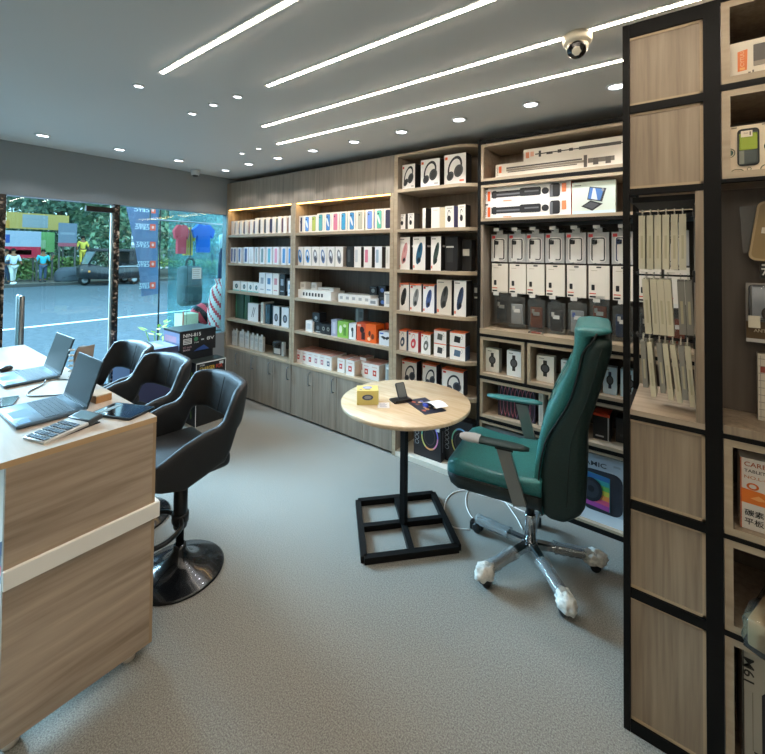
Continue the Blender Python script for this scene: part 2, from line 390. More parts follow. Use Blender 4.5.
# ------------------------------------------------------------------ shelving along the back wall
YF = 2.824                     # front of the shelving
SH = [1.917, 1.575, 1.238, .898]
def cabinet(name, label, x0, x1, doors, left_side):
    t = thing(name, label, 'cabinet', ((x0+x1)/2, YF, 0)); o = t.location
    MB(o).box(x0, x0+.035, YF, YB-.004, .56, 2.23, WOODV).box(x0, x0+.036, YF-.003, YF, .56, 2.23, EDGE).build('side_panel', t)
    MB(o).box(x1-.035, x1, YF, YB-.004, .56, 2.23, WOODV).box(x1-.036, x1, YF-.003, YF, .56, 2.23, EDGE).build('side_panel', t)
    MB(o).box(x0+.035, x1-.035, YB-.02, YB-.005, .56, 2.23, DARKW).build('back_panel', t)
    for z in SH:
        s = MB(o).box(x0+.035, x1-.035, YF+.004, YB-.02, z-.028, z, WOODX).box(x0+.035, x1-.035, YF, YF+.004, z-.028, z, EDGE)
        s.build('shelf', t)
    MB(o).box(x0, x1, YF-.006, YB-.004, .535, .56, EDGE).build('worktop', t)
    MB(o).box(x0, x1, YF+.022, YB-.004, .02, .535, WOODV).build('base_carcass', t)
    MB(o).box(x0, x1, YF+.04, YB-.004, 0, .02, DGREY).build('plinth', t)
    n = len(doors)-1
    for i in range(n):
        a, b2 = doors[i]+.0015, doors[i+1]-.0015
        dr = MB(o).box(a, b2, YF, YF+.02, .022, .532, WOODV, .0015, 1).build('door', t)
        hx = b2-.036
        h = MB(o); h.tube([(hx, YF-.001, .375), (hx, YF-.028, .38), (hx, YF-.03, .39), (hx, YF-.03, .49), (hx, YF-.028, .5), (hx, YF-.001, .505)], .005, STEEL, 8)
        h.build('handle', dr)
    u = MB(o).box(x0, x1, YF+.02, YB-.004, 2.23, 2.557, WOODV)
    u.build('upper_box', t)
    nu = 4
    for i in range(nu):
        a = x0+(x1-x0)*i/nu; b2 = x0+(x1-x0)*(i+1)/nu
        MB(o).box(a+.001, b2-.001, YF, YF+.02, 2.228, 2.557, WOODV).build('upper_door', t)
    MB(o).box(x0+.036, x1-.036, YF+.012, YF+.026, 2.218, 2.229, COVE).build('cove_light', t)
    l = bpy.data.lights.new('cove_glow', 'AREA'); l.shape = 'RECTANGLE'; l.size = x1-x0-.1; l.size_y = .02; l.energy = 2.2; l.color = (1, .66, .28)
    lo = bpy.data.objects.new('cove_glow', l); COL.objects.link(lo); lo.parent = t; lo.location = (0, .035, 2.21)
    return t
cabinet('display_cabinet', 'tall wood cabinet with lit phone box shelves next to the shop window', -4.556, -3.312, [-4.556, -4.24, -3.93, -3.62, -3.312], True)
cabinet('display_cabinet', 'tall wood cabinet with lit shelves beside the rounded open shelves', -3.308, -2.012, [-3.308, -2.985, -2.66, -2.335, -2.012], False)

def round_shelf(mb, x0, x1, z0, z1, r, m, me):
    pts = [(x0, YB-.02), (x0, YF)]
    for k in range(9):
        a = R(-90+90*k/8); pts.append((x1-r+r*math.cos(a), YF+r+r*math.sin(a)))
    pts.append((x1, YB-.02))
    mb.prism([(x, y, z0) for x, y in pts], (0, 0, z1-z0), m)
    e = [(x, y) for x, y in pts[1:-1]]
    for i in range(len(e)-1):          # edge band along the front curve
        a, b2 = Vector((*e[i], 0)), Vector((*e[i+1], 0)); n = Vector(((b2-a).y, -(b2-a).x, 0)).normalized()*.0012
        mb.add([a+n+Vector((0, 0, z0)), b2+n+Vector((0, 0, z0)), b2+n+Vector((0, 0, z1)), a+n+Vector((0, 0, z1))], [(0, 1, 2, 3)], me, True)
RX0, RX1 = -2.008, -1.243
t = thing('rounded_end_shelving', 'open wood shelving with rounded shelf corners for speakers and headphones', 'shelving', ((RX0+RX1)/2, YF, 0)); o = t.location
c = MB(o); c.box(RX0, RX0+.035, YF, YB-.004, .0, 2.557, WOODV); c.box(RX0, RX0+.036, YF-.003, YF, 0, 2.557, EDGE); c.build('side_panel', t)
MB(o).box(RX0+.035, RX1, YB-.02, YB-.005, .03, 2.55, BACKW).build('back_panel', t)
for z in (2.255, 1.915, 1.572, 1.225, .885, .605):
    m = MB(o); round_shelf(m, RX0+.035, RX1, z-.026, z, .2, WOODX, EDGE); m.build('shelf', t)
m = MB(o); round_shelf(m, RX0+.035, RX1, 2.535, 2.557, .2, WOODX, EDGE); m.build('top_board', t)
m = MB(o); round_shelf(m, RX0+.035, RX1, .0, .04, .2, mat('#d8d2c4', .4), mat('#d8d2c4', .4)); m.build('base_plinth', t)

# black framed shelving with wooden boxes
FX0, FX1, FY = -1.24, .30, 2.815
t = thing('framed_shelving', 'black metal framed shelving with pale wooden boxes behind the green chair', 'shelving', ((FX0+FX1)/2, FY, 0)); o = t.location; FRAME = t
f = MB(o); T3 = .022
for x in (FX0, FX1):
    for y in (FY, YB-.03): f.box(x, x+T3, y, y+T3, 0, 2.56, BLACK)
for z in (0.0, .497, .805-.006, 1.105, 1.928, 2.222, 2.53):
    f.box(FX0+T3, FX1, FY, FY+T3, z, z+.022 if z > 0 else .028, BLACK)
    f.box(FX0, FX0+T3, FY+T3, YB-.03, z, z+.022, BLACK); f.box(FX1, FX1+T3, FY+T3, YB-.03, z, z+.022, BLACK)
f.build('frame', t)
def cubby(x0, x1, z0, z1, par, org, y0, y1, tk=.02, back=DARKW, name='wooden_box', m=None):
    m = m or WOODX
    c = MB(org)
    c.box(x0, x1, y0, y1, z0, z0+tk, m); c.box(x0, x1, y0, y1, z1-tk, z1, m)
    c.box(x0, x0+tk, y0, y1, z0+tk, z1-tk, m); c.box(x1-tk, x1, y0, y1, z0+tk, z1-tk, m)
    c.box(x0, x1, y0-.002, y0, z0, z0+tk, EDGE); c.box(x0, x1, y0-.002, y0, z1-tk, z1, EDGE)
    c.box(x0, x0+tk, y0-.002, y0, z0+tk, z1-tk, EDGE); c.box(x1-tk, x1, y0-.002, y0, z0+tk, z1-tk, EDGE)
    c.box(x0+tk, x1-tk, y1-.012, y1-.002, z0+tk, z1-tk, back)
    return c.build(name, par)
FI0, FI1 = FX0+T3+.001, FX1-.001
cubby(FI0, FI1, 2.246, 2.52, t, o, FY+.006, YB-.04, back=BACKW)
cubby(FI0, FI1, 1.951, 2.218, t, o, FY+.006, YB-.04, back=BACKW)
hb = MB(o); hb.box(FI0, FI0+.02, FY+.006, YB-.01, 1.165, 1.925, WOODV); hb.box(FI0+.02, FI1, YB-.03, YB-.012, 1.165, 1.925, mat('#4f4a44', .6))
hb.build('hook_panel', t)
MB(o).box(FI0, FI1, FY-.004, YB-.01, 1.128, 1.165, EDGE).build('display_ledge', t)
for a, b2 in ((FI0, -.895), (-.875, -.545), (-.525, -.205), (-.185, FI1)): cubby(a, b2, .822, 1.103, t, o, FY+.006, YB-.04)
for a, b2 in ((FI0, -.714), (-.694, -.205), (-.185, FI1)): cubby(a, b2, .52, .797, t, o, FY+.006, YB-.04)
for a, b2 in ((FI0, -.72), (-.70, -.285), (-.265, FI1)): cubby(a, b2, .03, .494, t, o, FY+.006, YB-.04, tk=.016)

# foreground partition shelving on the right
PY = 1.724; PD = .38
t = thing('partition_shelving', 'tall black framed partition with wood panels and boxes on the right', 'shelving', (.3, PY, 0)); PART = t; o = t.location
f = MB(o)
PX = [(-.188, -.167), (.047, .092)]
for a, b2 in PX:
    f.box(a, b2, PY, PY+.03, 0, 2.56, BLACK)
f.box(-.188, -.167, PY+PD-.03, PY+PD, 0, 2.56, BLACK)
f.box(.047, .092, PY+PD-.03, PY+PD, 0, 2.56, BLACK)
for x in (1.0,): f.box(x, x+.03, PY, PY+PD, 0, 2.56, BLACK)
RZ = [(0, .04), (.474, .506), (.79, .82), (1.111, 1.127), (1.927, 1.949), (2.228, 2.256), (2.512, 2.56)]
for z0, z1 in RZ:
    f.box(-.166, .047, PY+.001, PY+.029, z0, z1, BLACK); f.box(-.166, .047, PY+PD-.029, PY+PD-.001, z0, z1, BLACK)
    f.box(-.187, -.168, PY+.03, PY+PD-.03, z0, z1, BLACK)
for z0, z1 in [(0, .045), (.487, .503), (.795, .808), (1.114, 1.129), (1.947, 1.958), (2.251, 2.271), (2.548, 2.56)]:
    f.box(.092, 1.0, PY+.001, PY+.03, z0, z1, BLACK)
f.build('frame', t)
for a, b2, m in [(.041, .473, WOODF), (.507, .789, WOODF), (.821, 1.11, WOODF), (1.95, 2.227, WOODF), (2.257, 2.511, WOODF)]:
    p = MB(o); p.box(-.166, .047, PY+.012, PY+.026, a, b2, m)
    e = mat('#b39c7d', .5)
    p.box(-.166, .047, PY+.009, PY+.012, a, a+.009, e); p.box(-.166, .047, PY+.009, PY+.012, b2-.009, b2, e); p.box(.038, .047, PY+.009, PY+.012, a, b2, e)
    p.build('wood_panel', t)
q = MB(o); q.box(-.166, .047, PY+.002, PY+PD, 1.128, 1.146, WOODX); q.build('opening_board', t)
q = MB(o); q.box(.024, .0465, PY+.004, PY+PD-.03, 1.146, 1.926, WOODF); q.build('opening_side_panel', t)
q = MB(o); q.box(-.16, .046, PY+.03, PY+PD-.03, 1.9, 1.92, BLACK); q.build('opening_top', t)
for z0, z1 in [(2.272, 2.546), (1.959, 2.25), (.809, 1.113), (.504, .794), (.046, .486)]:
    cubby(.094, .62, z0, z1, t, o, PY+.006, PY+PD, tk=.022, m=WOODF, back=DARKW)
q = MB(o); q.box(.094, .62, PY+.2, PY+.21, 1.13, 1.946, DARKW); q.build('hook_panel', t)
q = MB(o); q.box(.094, .62, PY+.002, PY+.2, 1.13, 1.156, WOODF); q.build('display_ledge', t)
for z0, z1 in [(.046, 2.546)]:
    MB(o).box(.62, 1.0, PY+.02, PY+.04, z0, z1, WOODF).build('side_door', t)

# ------------------------------------------------------------------ goods on the lit shelves
def spine(a, b2): return (a+b2)/2
PB = '#ece9e3'
PBM = mat(PB, .4)
def hexm(h): return mat(h, .4)
# top shelf, left bay: white handset boxes seen with their printed sides
A1 = [(-4.49, .175, '#7f8aa0'), (-4.405, .175, '#8d97ab'), (-4.31, .175, '#74809a'), (-4.205, .175, '#9f8f97'), (-4.107, .175, '#6f7c9c'), (-4.008, .19, '#4c5a6c'), (-3.905, .19, '#4f5e6d'), (-3.803, .19, '#3d4c77'), (-3.69, .19, '#56707e'), (-3.593, .19, '#6c5a7a'), (-3.499, .19, '#8b6d68'), (-3.41, .19, '#c9bfae')]
for i, (x, h, c) in enumerate(A1):
    carton('phone_box', 'white phone box, %s from left on the top lit shelf by the window' % ORD[i], 'box', 'phone boxes, top shelf by the window', x, 2.865, SH[0], .05, .1, h, PBM, [('F', 'r', .5, .3, .1, .3, hexm('#c9c8c6')), ('R', 'rr', .5, .5, .75, .85, hexm(c)), ('T', 'r', .5, .5, .9, .9, mat('#ddd6cc', .4))])
A2 = [(-4.495, .056, .19, '#41619f'), (-4.43, .056, .19, '#3f5f9c'), (-4.335, .062, .19, '#4a6ba6'), (-4.205, .09, .195, '#32548f'), (-4.105, .075, .195, '#cfd3d6'), (-3.997, .05, .195, '#8ea2a5'), (-3.888, .078, .195, '#6f8c94'), (-3.762, .09, .195, '#5fb4cf'), (-3.643, .09, .195, '#d99bb8'), (-3.508, .085, .195, '#4c8fce'), (-3.412, .06, .195, '#4f9be0')]
for i, (x, wd, h, c) in enumerate(A2):
    carton('phone_box', 'white phone box with coloured print, %s from left, second shelf by the window' % ORD[i], 'box', 'phone boxes, second shelf by the window', x, 2.865, SH[1], wd, .1, h, hexm('#e3e8ee'), [('F', 'rr', .5, .5, .5, .82, hexm(c)), ('R', 'r', .5, .5, .3, .8, hexm(c))])
for i, x in enumerate((-4.40, -4.24, -4.112, -4.0)):
    wd = (.14, .12, .098, .098)[i]
    carton('lens_box', 'small box with round dark print, %s from left, third shelf by the window' % ORD[i], 'box', 'small white boxes, third shelf by the window', x, 2.87, SH[2], wd, .1, .115, hexm('#e6eef0'), [('F', 'e', .55, .5, .42, .5, hexm('#3c5560')), ('F', 'e', .55, .5, .2, .25, hexm('#89b3bb')), ('R', 'r', .5, .5, .5, .4, hexm('#7fa9b0')), ('F', 'r', .5, .06, 1, .1, hexm('#66c3bd'))])
for i, (x, wd, h, b2, c) in enumerate([(-3.89, .11, .236, '#e4e9ee', '#9aa7b5'), (-3.764, .11, .234, '#e2eaf0', '#4f86b4'), (-3.645, .1, .236, '#e6e2de', '#c98a94'), (-3.535, .09, .232, '#191c22', '#8f9aa8'), (-3.412, .055, .165, '#d5e2ee', '#6fa0c4')]):
    carton('device_box', ['tall white device box with grey print right of the small lens boxes', 'tall white device box with blue print on the third shelf by the window', 'tall white device box with pink print beside a black box', 'tall black device box on the third shelf by the window', 'low pale blue box at the right end of the third shelf by the window'][i], 'box', None, x, 2.87, SH[2], wd, .1, h, hexm(b2), [('F', 'r', .5, .62, .5, .3, hexm(c)), ('F', 'r', .5, .2, .6, .05, hexm(c)), ('R', 'r', .5, .5, .5, .6, hexm(c))])
for i, (x, wd, h, b2, lab) in enumerate([(-4.37, .17, .30, '#1e4a37', 'tall dark green box at the left end of the fourth shelf by the window'), (-4.21, .1, .295, '#23513b', 'narrower tall dark green box next to the larger green box')]):
    carton('green_box', lab, 'box', 'dark green boxes', x, 2.9, SH[3], wd, .12, h, hexm(b2), [('F', 'r', .12, .5, .12, .9, hexm('#3e7a5a')), ('R', 'r', .2, .5, .2, .9, hexm('#4d8a64'))])
carton('tablet_box', 'white square box printed with two slanting grey strokes on fourth shelf', 'box', None, -4.06, 2.875, SH[3], .195, .06, .21, hexm('#eef0f2'), [('F', 'p', [(.35, .25), (.55, .8), (.6, .78), (.4, .23)], hexm('#555d66')), ('F', 'p', [(.5, .25), (.7, .8), (.75, .78), (.55, .23)], hexm('#6a727a')), ('R', 'r', .5, .5, .9, .95, hexm('#4f3c3c'))])
carton('tablet_box', 'thin white box standing on edge beside the stroke-printed box', 'box', None, -3.895, 2.88, SH[3], .045, .15, .235, hexm('#e8ecea'), [('F', 'r', .5, .5, .3, .8, hexm('#8aa08f'))])
carton('tablet_box', 'dark teal box with pale spine line on the fourth shelf by the window', 'box', None, -3.80, 2.885, SH[3], .085, .12, .22, hexm('#1d3b4a'), [('F', 'r', .25, .5, .08, .8, hexm('#6f9fb1')), ('F', 'r', .6, .4, .3, .3, hexm('#2b5468'))])
carton('tablet_box', 'second dark teal box to the right of the first one, fourth shelf', 'box', None, -3.722, 2.9, SH[3], .055, .12, .215, hexm('#193341'), [('F', 'r', .5, .5, .2, .6, hexm('#31596d'))])
for i, x in enumerate((-3.64, -3.49)):
    carton('watch_band_box', 'white box with dark oval print, %s one ending the fourth shelf by the window' % ('left', 'right')[i], 'box', 'oval print boxes', x, 2.88, SH[3], (.105, .12)[i], .09, .21, hexm('#e7ebf0'), [('F', 'e', .5, .42, .6, .42, hexm('#39434f')), ('F', 'e', .5, .42, .4, .26, hexm('#7f8da0')), ('R', 'r', .5, .5, 1, 1, hexm('#2b4852'))])
WT = .56
for i, (x, wd, h) in enumerate([(-4.50, .05, .19), (-4.44, .07, .2), (-4.31, .09, .205), (-4.205, .085, .2), (-4.105, .07, .19), (-4.02, .075, .19), (-3.935, .08, .19)]):
    o = carton('cable_pouch', 'white hang-tab pack, %s from left on the cabinet top by the window' % ORD[i], 'pack', 'white packs on the cabinet top', x, 2.9, WT, wd, .03, h-.02, hexm('#dfded9'), [('F', 'r', .5, .72, .7, .2, hexm('#c4c6c4')), ('F', 'rr', .5, .4, .6, .3, hexm('#cfd1cf')), ('R', 'r', .5, .5, .4, .8, hexm('#b9bcba'))], rot=R(random.uniform(-6, 6)))
    MB().box(-wd*.22, wd*.22, .012, .016, h-.02, h+.005, hexm('#e6e6e2')).build('hang_tab', o)
o = thing('charger_blister', 'clear blister pack with a dark plug on the cabinet top by the window', 'pack', (-3.68, 2.93, WT), R(4))
MB().box(-.06, .06, .004, .009, 0, .16, hexm('#4a4a4a')).box(-.05, .05, .0025, .0038, .01, .07, hexm('#d9d6cf')).build('backing_card', o)
MB().box(-.05, .05, -.028, .003, .075, .15, CLEAR, .012).build('blister', o)
MB().box(-.025, .025, -.02, .001, .09, .13, DGREY, .006).build('plug', o)
carton('cable_pouch', 'narrow white pack standing right of the clear blister pack', 'pack', None, -3.585, 2.93, WT, .035, .03, .15, hexm('#d8d6d0'), [('F', 'r', .5, .5, .6, .8, hexm('#c2c0ba'))])
carton('cable_pouch', 'slim white pack at the right end of the cabinet top by the window', 'pack', None, -3.395, 2.93, WT, .03, .03, .14, hexm('#d8d6d0'), [('F', 'r', .5, .5, .6, .8, hexm('#bdbbb5'))])

# right bay, top shelf: boxes with a handset picture
B1c = [(-3.235, '#2c3b5a', 'navy', .72), (-3.148, '#5c93d6', 'sky blue', .95), (-3.048, '#b2bf5a', 'olive yellow', .95), (-2.95, '#57a6a9', 'teal', .95), (-2.845, '#4a86c6', 'blue', .95), (-2.744, '#d77f98', 'pink', .95), (-2.638, '#3f9cc9', 'cyan blue', .95), (-2.531, '#3f8bc4', 'blue', .95), (-2.428, '#b9b9a4', 'grey beige', .95), (-2.315, '#7d9fe8', 'periwinkle', .95), (-2.205, '#66bfa4', 'mint', .95), (-2.108, '#3a3a52', 'dark', .95)]
for i, (x, c, cn, ww) in enumerate(B1c):
    h = .175 if i < 3 else .19
    wd = .06 if i == 0 else .092
    carton('phone_box', 'cream phone box picturing a %s handset, %s from left, top shelf, right cabinet' % (cn, ORD[i]), 'box', 'picture phone boxes, top shelf', x, 2.865, SH[0], wd, .1, h, hexm('#f0e8dc'), [('F', 'rr', .55, .5, .62*ww, .86, hexm('#4a5568' if i not in (5, 8) else '#a59a98')), ('F', 'rr', .55, .5, .56*ww, .82, hexm(c)), ('F', 'e', .5, .5, .25, .5, mat('#dfe6ea', .4) if i % 3 == 1 else hexm(c), 20), ('F', 'e', .44, .78, .16, .09, hexm('#30343c')), ('R', 'r', .5, .5, .8, .8, hexm(c))])
B2 = [(-3.246, .1, '#4d96d8', 1), (-3.13, .108, '#4a90cf', 1), (-3.015, .1, '#6d7079', 1), (-2.906, .1, '#5f7ba8', 1), (-2.797, .1, '#716d78', 1), (-2.686, .1, '#83868c', 1)]
for i, (x, wd, c, _) in enumerate(B2):
    carton('phone_box', 'white phone box with slanted %s oval print, %s from left, second shelf, right cabinet' % ('blue' if i < 2 else 'grey', ORD[i]), 'box', 'oval print phone boxes', x, 2.865, SH[1], wd, .1, .195, hexm('#e9e5df'), [('F', 'e', .5, .5, .55, .72, hexm(c), 8), ('F', 'e', .5, .56, .3, .4, hexm('#d9dde2'), 8), ('F', 'e', .52, .4, .2, .3, hexm('#3e4350'), 8), ('R', 'r', .5, .5, .9, .95, hexm('#9a938a'))])
for i, (x, wd, b2, c, lab) in enumerate([(-2.545, .085, '#20201f', '#4a4a48', 'black phone box among white ones on the second shelf of the right cabinet'), (-2.452, .08, '#ece8e2', '#cfd0cf', 'plain white phone box right beside the black one'), (-2.33, .09, '#ece8e2', '#d87c93', 'white phone box with a pink handset print right of the black one'), (-2.207, .076, '#e8eaec', '#9fb6c8', 'white phone box with a pale blue print, second from the right end'), (-2.1, .048, '#ece8e2', '#ddd8cf', 'narrow plain white phone box at the right end of the second shelf')]):
    carton('phone_box', lab, 'box', None, x, 2.865, SH[1], wd, .09, .195, hexm(b2), [('F', 'rr', .35, .55, .4, .6, hexm(c)), ('R', 'r', .5, .5, .9, .95, hexm('#3c3733'))])
# third shelf of the right bay
carton('light_box', 'long low white carton printed with a row of small dark icons', 'box', None, -3.045, 2.87, SH[2], .5, .2, .085, hexm('#efeeea'), [('F', 'r', .22+.09*k, .5, .05, .4, hexm('#3c4046')) for k in range(7)])
for i, (x, y) in enumerate(((-3.235, 2.9), (-3.10, 2.93))):
    carton('small_box', 'small white box on the %s of the long icon carton' % ('left end', 'top, second from its left end')[i], 'box', 'small boxes on the icon carton', x, y, SH[2]+.085, .075, .08, .075, hexm('#ebe7e0'), [('F', 'r', .5, .5, .6, .4, hexm('#cfcac2'))])
carton('small_box', 'flat white box lying along the top of the icon carton', 'box', None, -2.93, 2.93, SH[2]+.085, .22, .1, .03, hexm('#ebe9e4'), [('F', 'r', .5, .5, .5, .3, hexm('#bdbab4'))])
for i in range(5):
    carton('small_box', 'low white box, %s from the left in the row right of the icon carton' % ORD[i], 'box', 'row of low white boxes', -2.655+i*.079, 2.87, SH[2], .076, .16, .078, hexm('#e9e8e4'), [('F', 'r', .5, .55, .5, .35, hexm('#a9adb0')), ('T', 'r', .5, .5, .8, .8, hexm('#dcdad4'))])
carton('small_box', 'grey white low box right of the row of low white boxes', 'box', None, -2.262, 2.865, SH[2], .1, .1, .055, hexm('#d6dade'), [('F', 'r', .5, .5, .6, .5, hexm('#7f8790'))])
for i, (x, y, z) in enumerate(((-2.345, 2.97, .08), (-2.243, 2.975, .09), (-2.165, 2.88, 0))):
    carton('camera_box', ['dark box with a pale lens print stacked on the low white boxes', 'dark box with a blue print behind the grey white low box', 'dark box with blue print standing on the shelf beside the last white box'][i], 'box', 'dark lens print boxes', x, y, SH[2]+(z if i == 0 else z), .085, .08, .08 if i < 2 else .07, hexm('#23262c'), [('F', 'e', .5, .5, .5, .5, hexm(('#7e8b90', '#5b79b8', '#4c6fb5')[i])), ('F', 'r', .5, .9, .8, .1, hexm('#55606a'))])
carton('small_box', 'pedestal box under the dark lens box at the back of third shelf', 'box', None, -2.243, 2.975, SH[2], .085, .08, .09, hexm('#2b3038'), [('F', 'r', .5, .5, .6, .5, hexm('#59636d'))])
carton('small_box', 'white upright box at the right end of the third shelf of the right cabinet', 'box', None, -2.093, 2.87, SH[2], .095, .09, .13, hexm('#e8e7e4'), [('F', 'r', .5, .5, .5, .6, hexm('#b9bec2')), ('F', 'r', .5, .85, .8, .08, hexm('#9198a0'))])
# fourth shelf of the right bay
carton('adapter_box', 'white upright box at the left of the fourth shelf, right cabinet', 'box', None, -3.10, 2.87, SH[3], .1, .09, .112, hexm('#e9e8e6'), [('F', 'r', .5, .5, .5, .5, hexm('#c9ced2'))])
carton('camera_box', 'black cube box under another black box on the fourth shelf', 'box', 'black camera boxes', -2.985, 2.885, SH[3], .1, .1, .105, hexm('#202326'), [('F', 'e', .5, .5, .4, .4, hexm('#5f686c')), ('F', 'r', .5, .12, .7, .08, hexm('#aab1b4'))])
carton('camera_box', 'black cube box stacked on top of another black box, fourth shelf', 'box', 'black camera boxes', -3.015, 2.885, SH[3]+.105, .1, .1, .095, hexm('#25282b'), [('F', 'e', .5, .45, .4, .4, hexm('#99a2a4')), ('F', 'r', .5, .12, .7, .08, hexm('#70787b'))])
for i, x in enumerate((-2.895, -2.83)):
    carton('camera_box', 'small black box with lens print, %s of the pair right of stacked black boxes' % ('left', 'right')[i], 'box', 'small black boxes', x, 2.875, SH[3], .06, .09, .1, hexm('#26292b'), [('F', 'e', .5, .55, .6, .4, hexm('#8b8f86')), ('F', 'e', .5, .55, .3, .2, hexm('#141414'))])
carton('adapter_box', 'pale purple upright box left of the green box', 'box', None, -2.745, 2.87, SH[3], .075, .08, .16, hexm('#a9abc0'), [('F', 'r', .5, .5, .5, .7, hexm('#c6c9d8'))])
carton('toy_box', 'bright green patterned box on the fourth shelf of the right cabinet', 'box', None, -2.632, 2.87, SH[3], .135, .1, .155, hexm('#8cc152'), [('F', 'e', .3, .5, .3, .5, hexm('#e5efd2')), ('F', 'r', .7, .45, .25, .6, hexm('#5d9636')), ('F', 'e', .7, .75, .3, .2, hexm('#d7e6b4')), ('R', 'r', .5, .5, .8, .8, hexm('#4e7d30'))])
carton('toy_box', 'white box with a small dark figure print between green and orange boxes', 'box', None, -2.51, 2.87, SH[3], .085, .07, .148, hexm('#eceeee'), [('F', 'e', .5, .62, .35, .28, hexm('#3d464b')), ('F', 'r', .55, .35, .2, .4, hexm('#51606a')), ('R', 'r', .5, .5, .9, .9, hexm('#4c5a52'))])
carton('toy_box', 'tall grey box standing behind the white figure box', 'box', None, -2.50, 2.96, SH[3], .1, .08, .28, hexm('#68757a'), [('F', 'r', .2, .5, .25, .95, hexm('#8fa0a4')), ('F', 'r', .7, .8, .4, .2, hexm('#4a585c'))])
carton('toy_box', 'orange red box with black figure print, left of the brighter orange box', 'box', 'orange boxes', -2.403, 2.87, SH[3], .105, .1, .168, hexm('#dc5630'), [('F', 'e', .62, .62, .5, .35, hexm('#2b1d1a')), ('F', 'r', .75, .3, .4, .4, hexm('#412019')), ('F', 'r', .3, .85, .4, .12, hexm('#f2b79c'))])
carton('toy_box', 'bright orange box with small brown figures print on the fourth shelf', 'box', 'orange boxes', -2.285, 2.865, SH[3], .12, .13, .165, hexm('#f0671d'), [('F', 'e', .4, .5, .22, .3, hexm('#5b2d1c')), ('F', 'e', .7, .35, .3, .3, hexm('#7b3a1c')), ('F', 'e', .35, .2, .3, .2, hexm('#f7c49a')), ('R', 'r', .5, .5, .6, .5, hexm('#8a2f12'))])
carton('toy_box', 'dark orange box at the back behind the white drone box', 'box', 'orange boxes', -2.135, 2.985, SH[3], .15, .12, .175, hexm('#c4481c'), [('F', 'r', .5, .6, .6, .3, hexm('#7c2c15'))])
carton('toy_box', 'white box printed with a dark hovering gadget, right end of fourth shelf', 'box', None, -2.118, 2.865, SH[3], .14, .1, .115, hexm('#dbe0e8'), [('F', 'p', [(.12, .62), (.3, .7), (.5, .62), (.7, .7), (.88, .62), (.7, .5), (.62, .42), (.5, .5), (.38, .42), (.3, .5)], hexm('#24272c')), ('F', 'r', .2, .88, .3, .1, hexm('#3f66b8'))])
# lowest shelf of the right bay: white boxes with pink lids
def lidbox(i, x, y, wd, d, h, lab, c='#c8413c', z=0):
    carton('charger_box', lab, 'box', 'white boxes with salmon lids', x, y, WT+z, wd, d, h, hexm('#efe8e2'), [('F', 'r', .5, .45, .42, .36, hexm(c)), ('F', 'r', .5, .45, .2, .14, hexm('#f1dcd6')), ('F', 'r', .5, .82, .6, .05, hexm('#d9b6aa')), ('R', 'r', .5, .5, .9, .9, hexm('#e6d3c0')), ('T', 'r', .5, .5, .96, .96, hexm('#d99a86'))])
for i in range(6):
    lidbox(i, -3.248+i*.087, 2.865, .083, .22, .132, 'white box with salmon lid, %s from left in the row on the right cabinet top' % ORD[i], ('#c23a3c', '#d77a7a', '#c4393b', '#b98a9a', '#c87a86', '#5d6b80')[i])
lidbox(6, -2.66, 2.88, .09, .2, .132, 'white box with salmon lid and red square, seventh from the left beside the gap')
lidbox(7, -2.525, 2.862, .1, .22, .14, 'white box with salmon lid standing slightly forward in the middle of the cabinet top')
lidbox(8, -2.36, 2.90, .095, .2, .135, 'white box with salmon lid and red print, second from the right', '#cc4a3a')
lidbox(9, -2.255, 2.89, .095, .2, .14, 'white box with salmon lid and red print, rightmost beside the grey pack', '#c9432f')
lidbox(10, -2.45, 2.96, .075, .12, .16, 'white box with salmon lid rising behind its neighbours in the middle')
carton('adapter_box', 'grey white upright pack at the right end of the cabinet top, behind the round table', 'box', None, -2.095, 2.9, WT, .09, .09, .16, hexm('#b8bfc0'), [('F', 'r', .5, .5, .6, .6, hexm('#8f989a')), ('F', 'r', .5, .82, .8, .12, hexm('#e4e8e8'))])

# ------------------------------------------------------------------ goods on the rounded shelves
def headphones(f, a, b, w, h, band, cup):
    return [(f, 'e', a-.25*w, b-.26*h, w*.36, h*.40, cup, -25), (f, 'e', a-.24*w, b-.27*h, w*.2, h*.24, band, -25), (f, 'o', a, b+.06*h, w*.74, h*.98, .24, band, -5, 232, -18), (f, 'e', a+.2*w, b-.08*h, w*.48, h*.52, cup, -18), (f, 'e', a+.21*w, b-.08*h, w*.32, h*.36, band, -18)]
HB = hexm('#232427'); HC = hexm('#3a3b3e')
for i, (x, wd, h) in enumerate([(-1.893, .128, .215), (-1.682, .178, .232), (-1.457, .188, .243)]):
    carton('headphone_box', 'white box picturing black headphones, %s on the top rounded shelf' % ('leftmost', 'middle', 'rightmost')[i], 'box', 'headphone boxes on the top rounded shelf', x, 2.87, 2.255, wd, .1, h, hexm('#eae6e0'), headphones('F', .5, .5, .85, .8, HB, HC)+[('F', 'r', .1, .88, .12, .09, ORANGE if i else RED), ('F', 'r', .82, .12, .2, .06, hexm('#d9745a') if i == 2 else hexm('#b9b6b0')), ('R', 'r', .5, .5, 1, 1, hexm('#1f1d1c'))])
def buds(f): return [(f, 'e', .45, .42, .42, .3, hexm('#1d1e20')), (f, 'o', .45, .62, .35, .4, .25, hexm('#26272a'), 20, 220), (f, 'r', .5, .9, .6, .05, hexm('#b9b2a8'))]
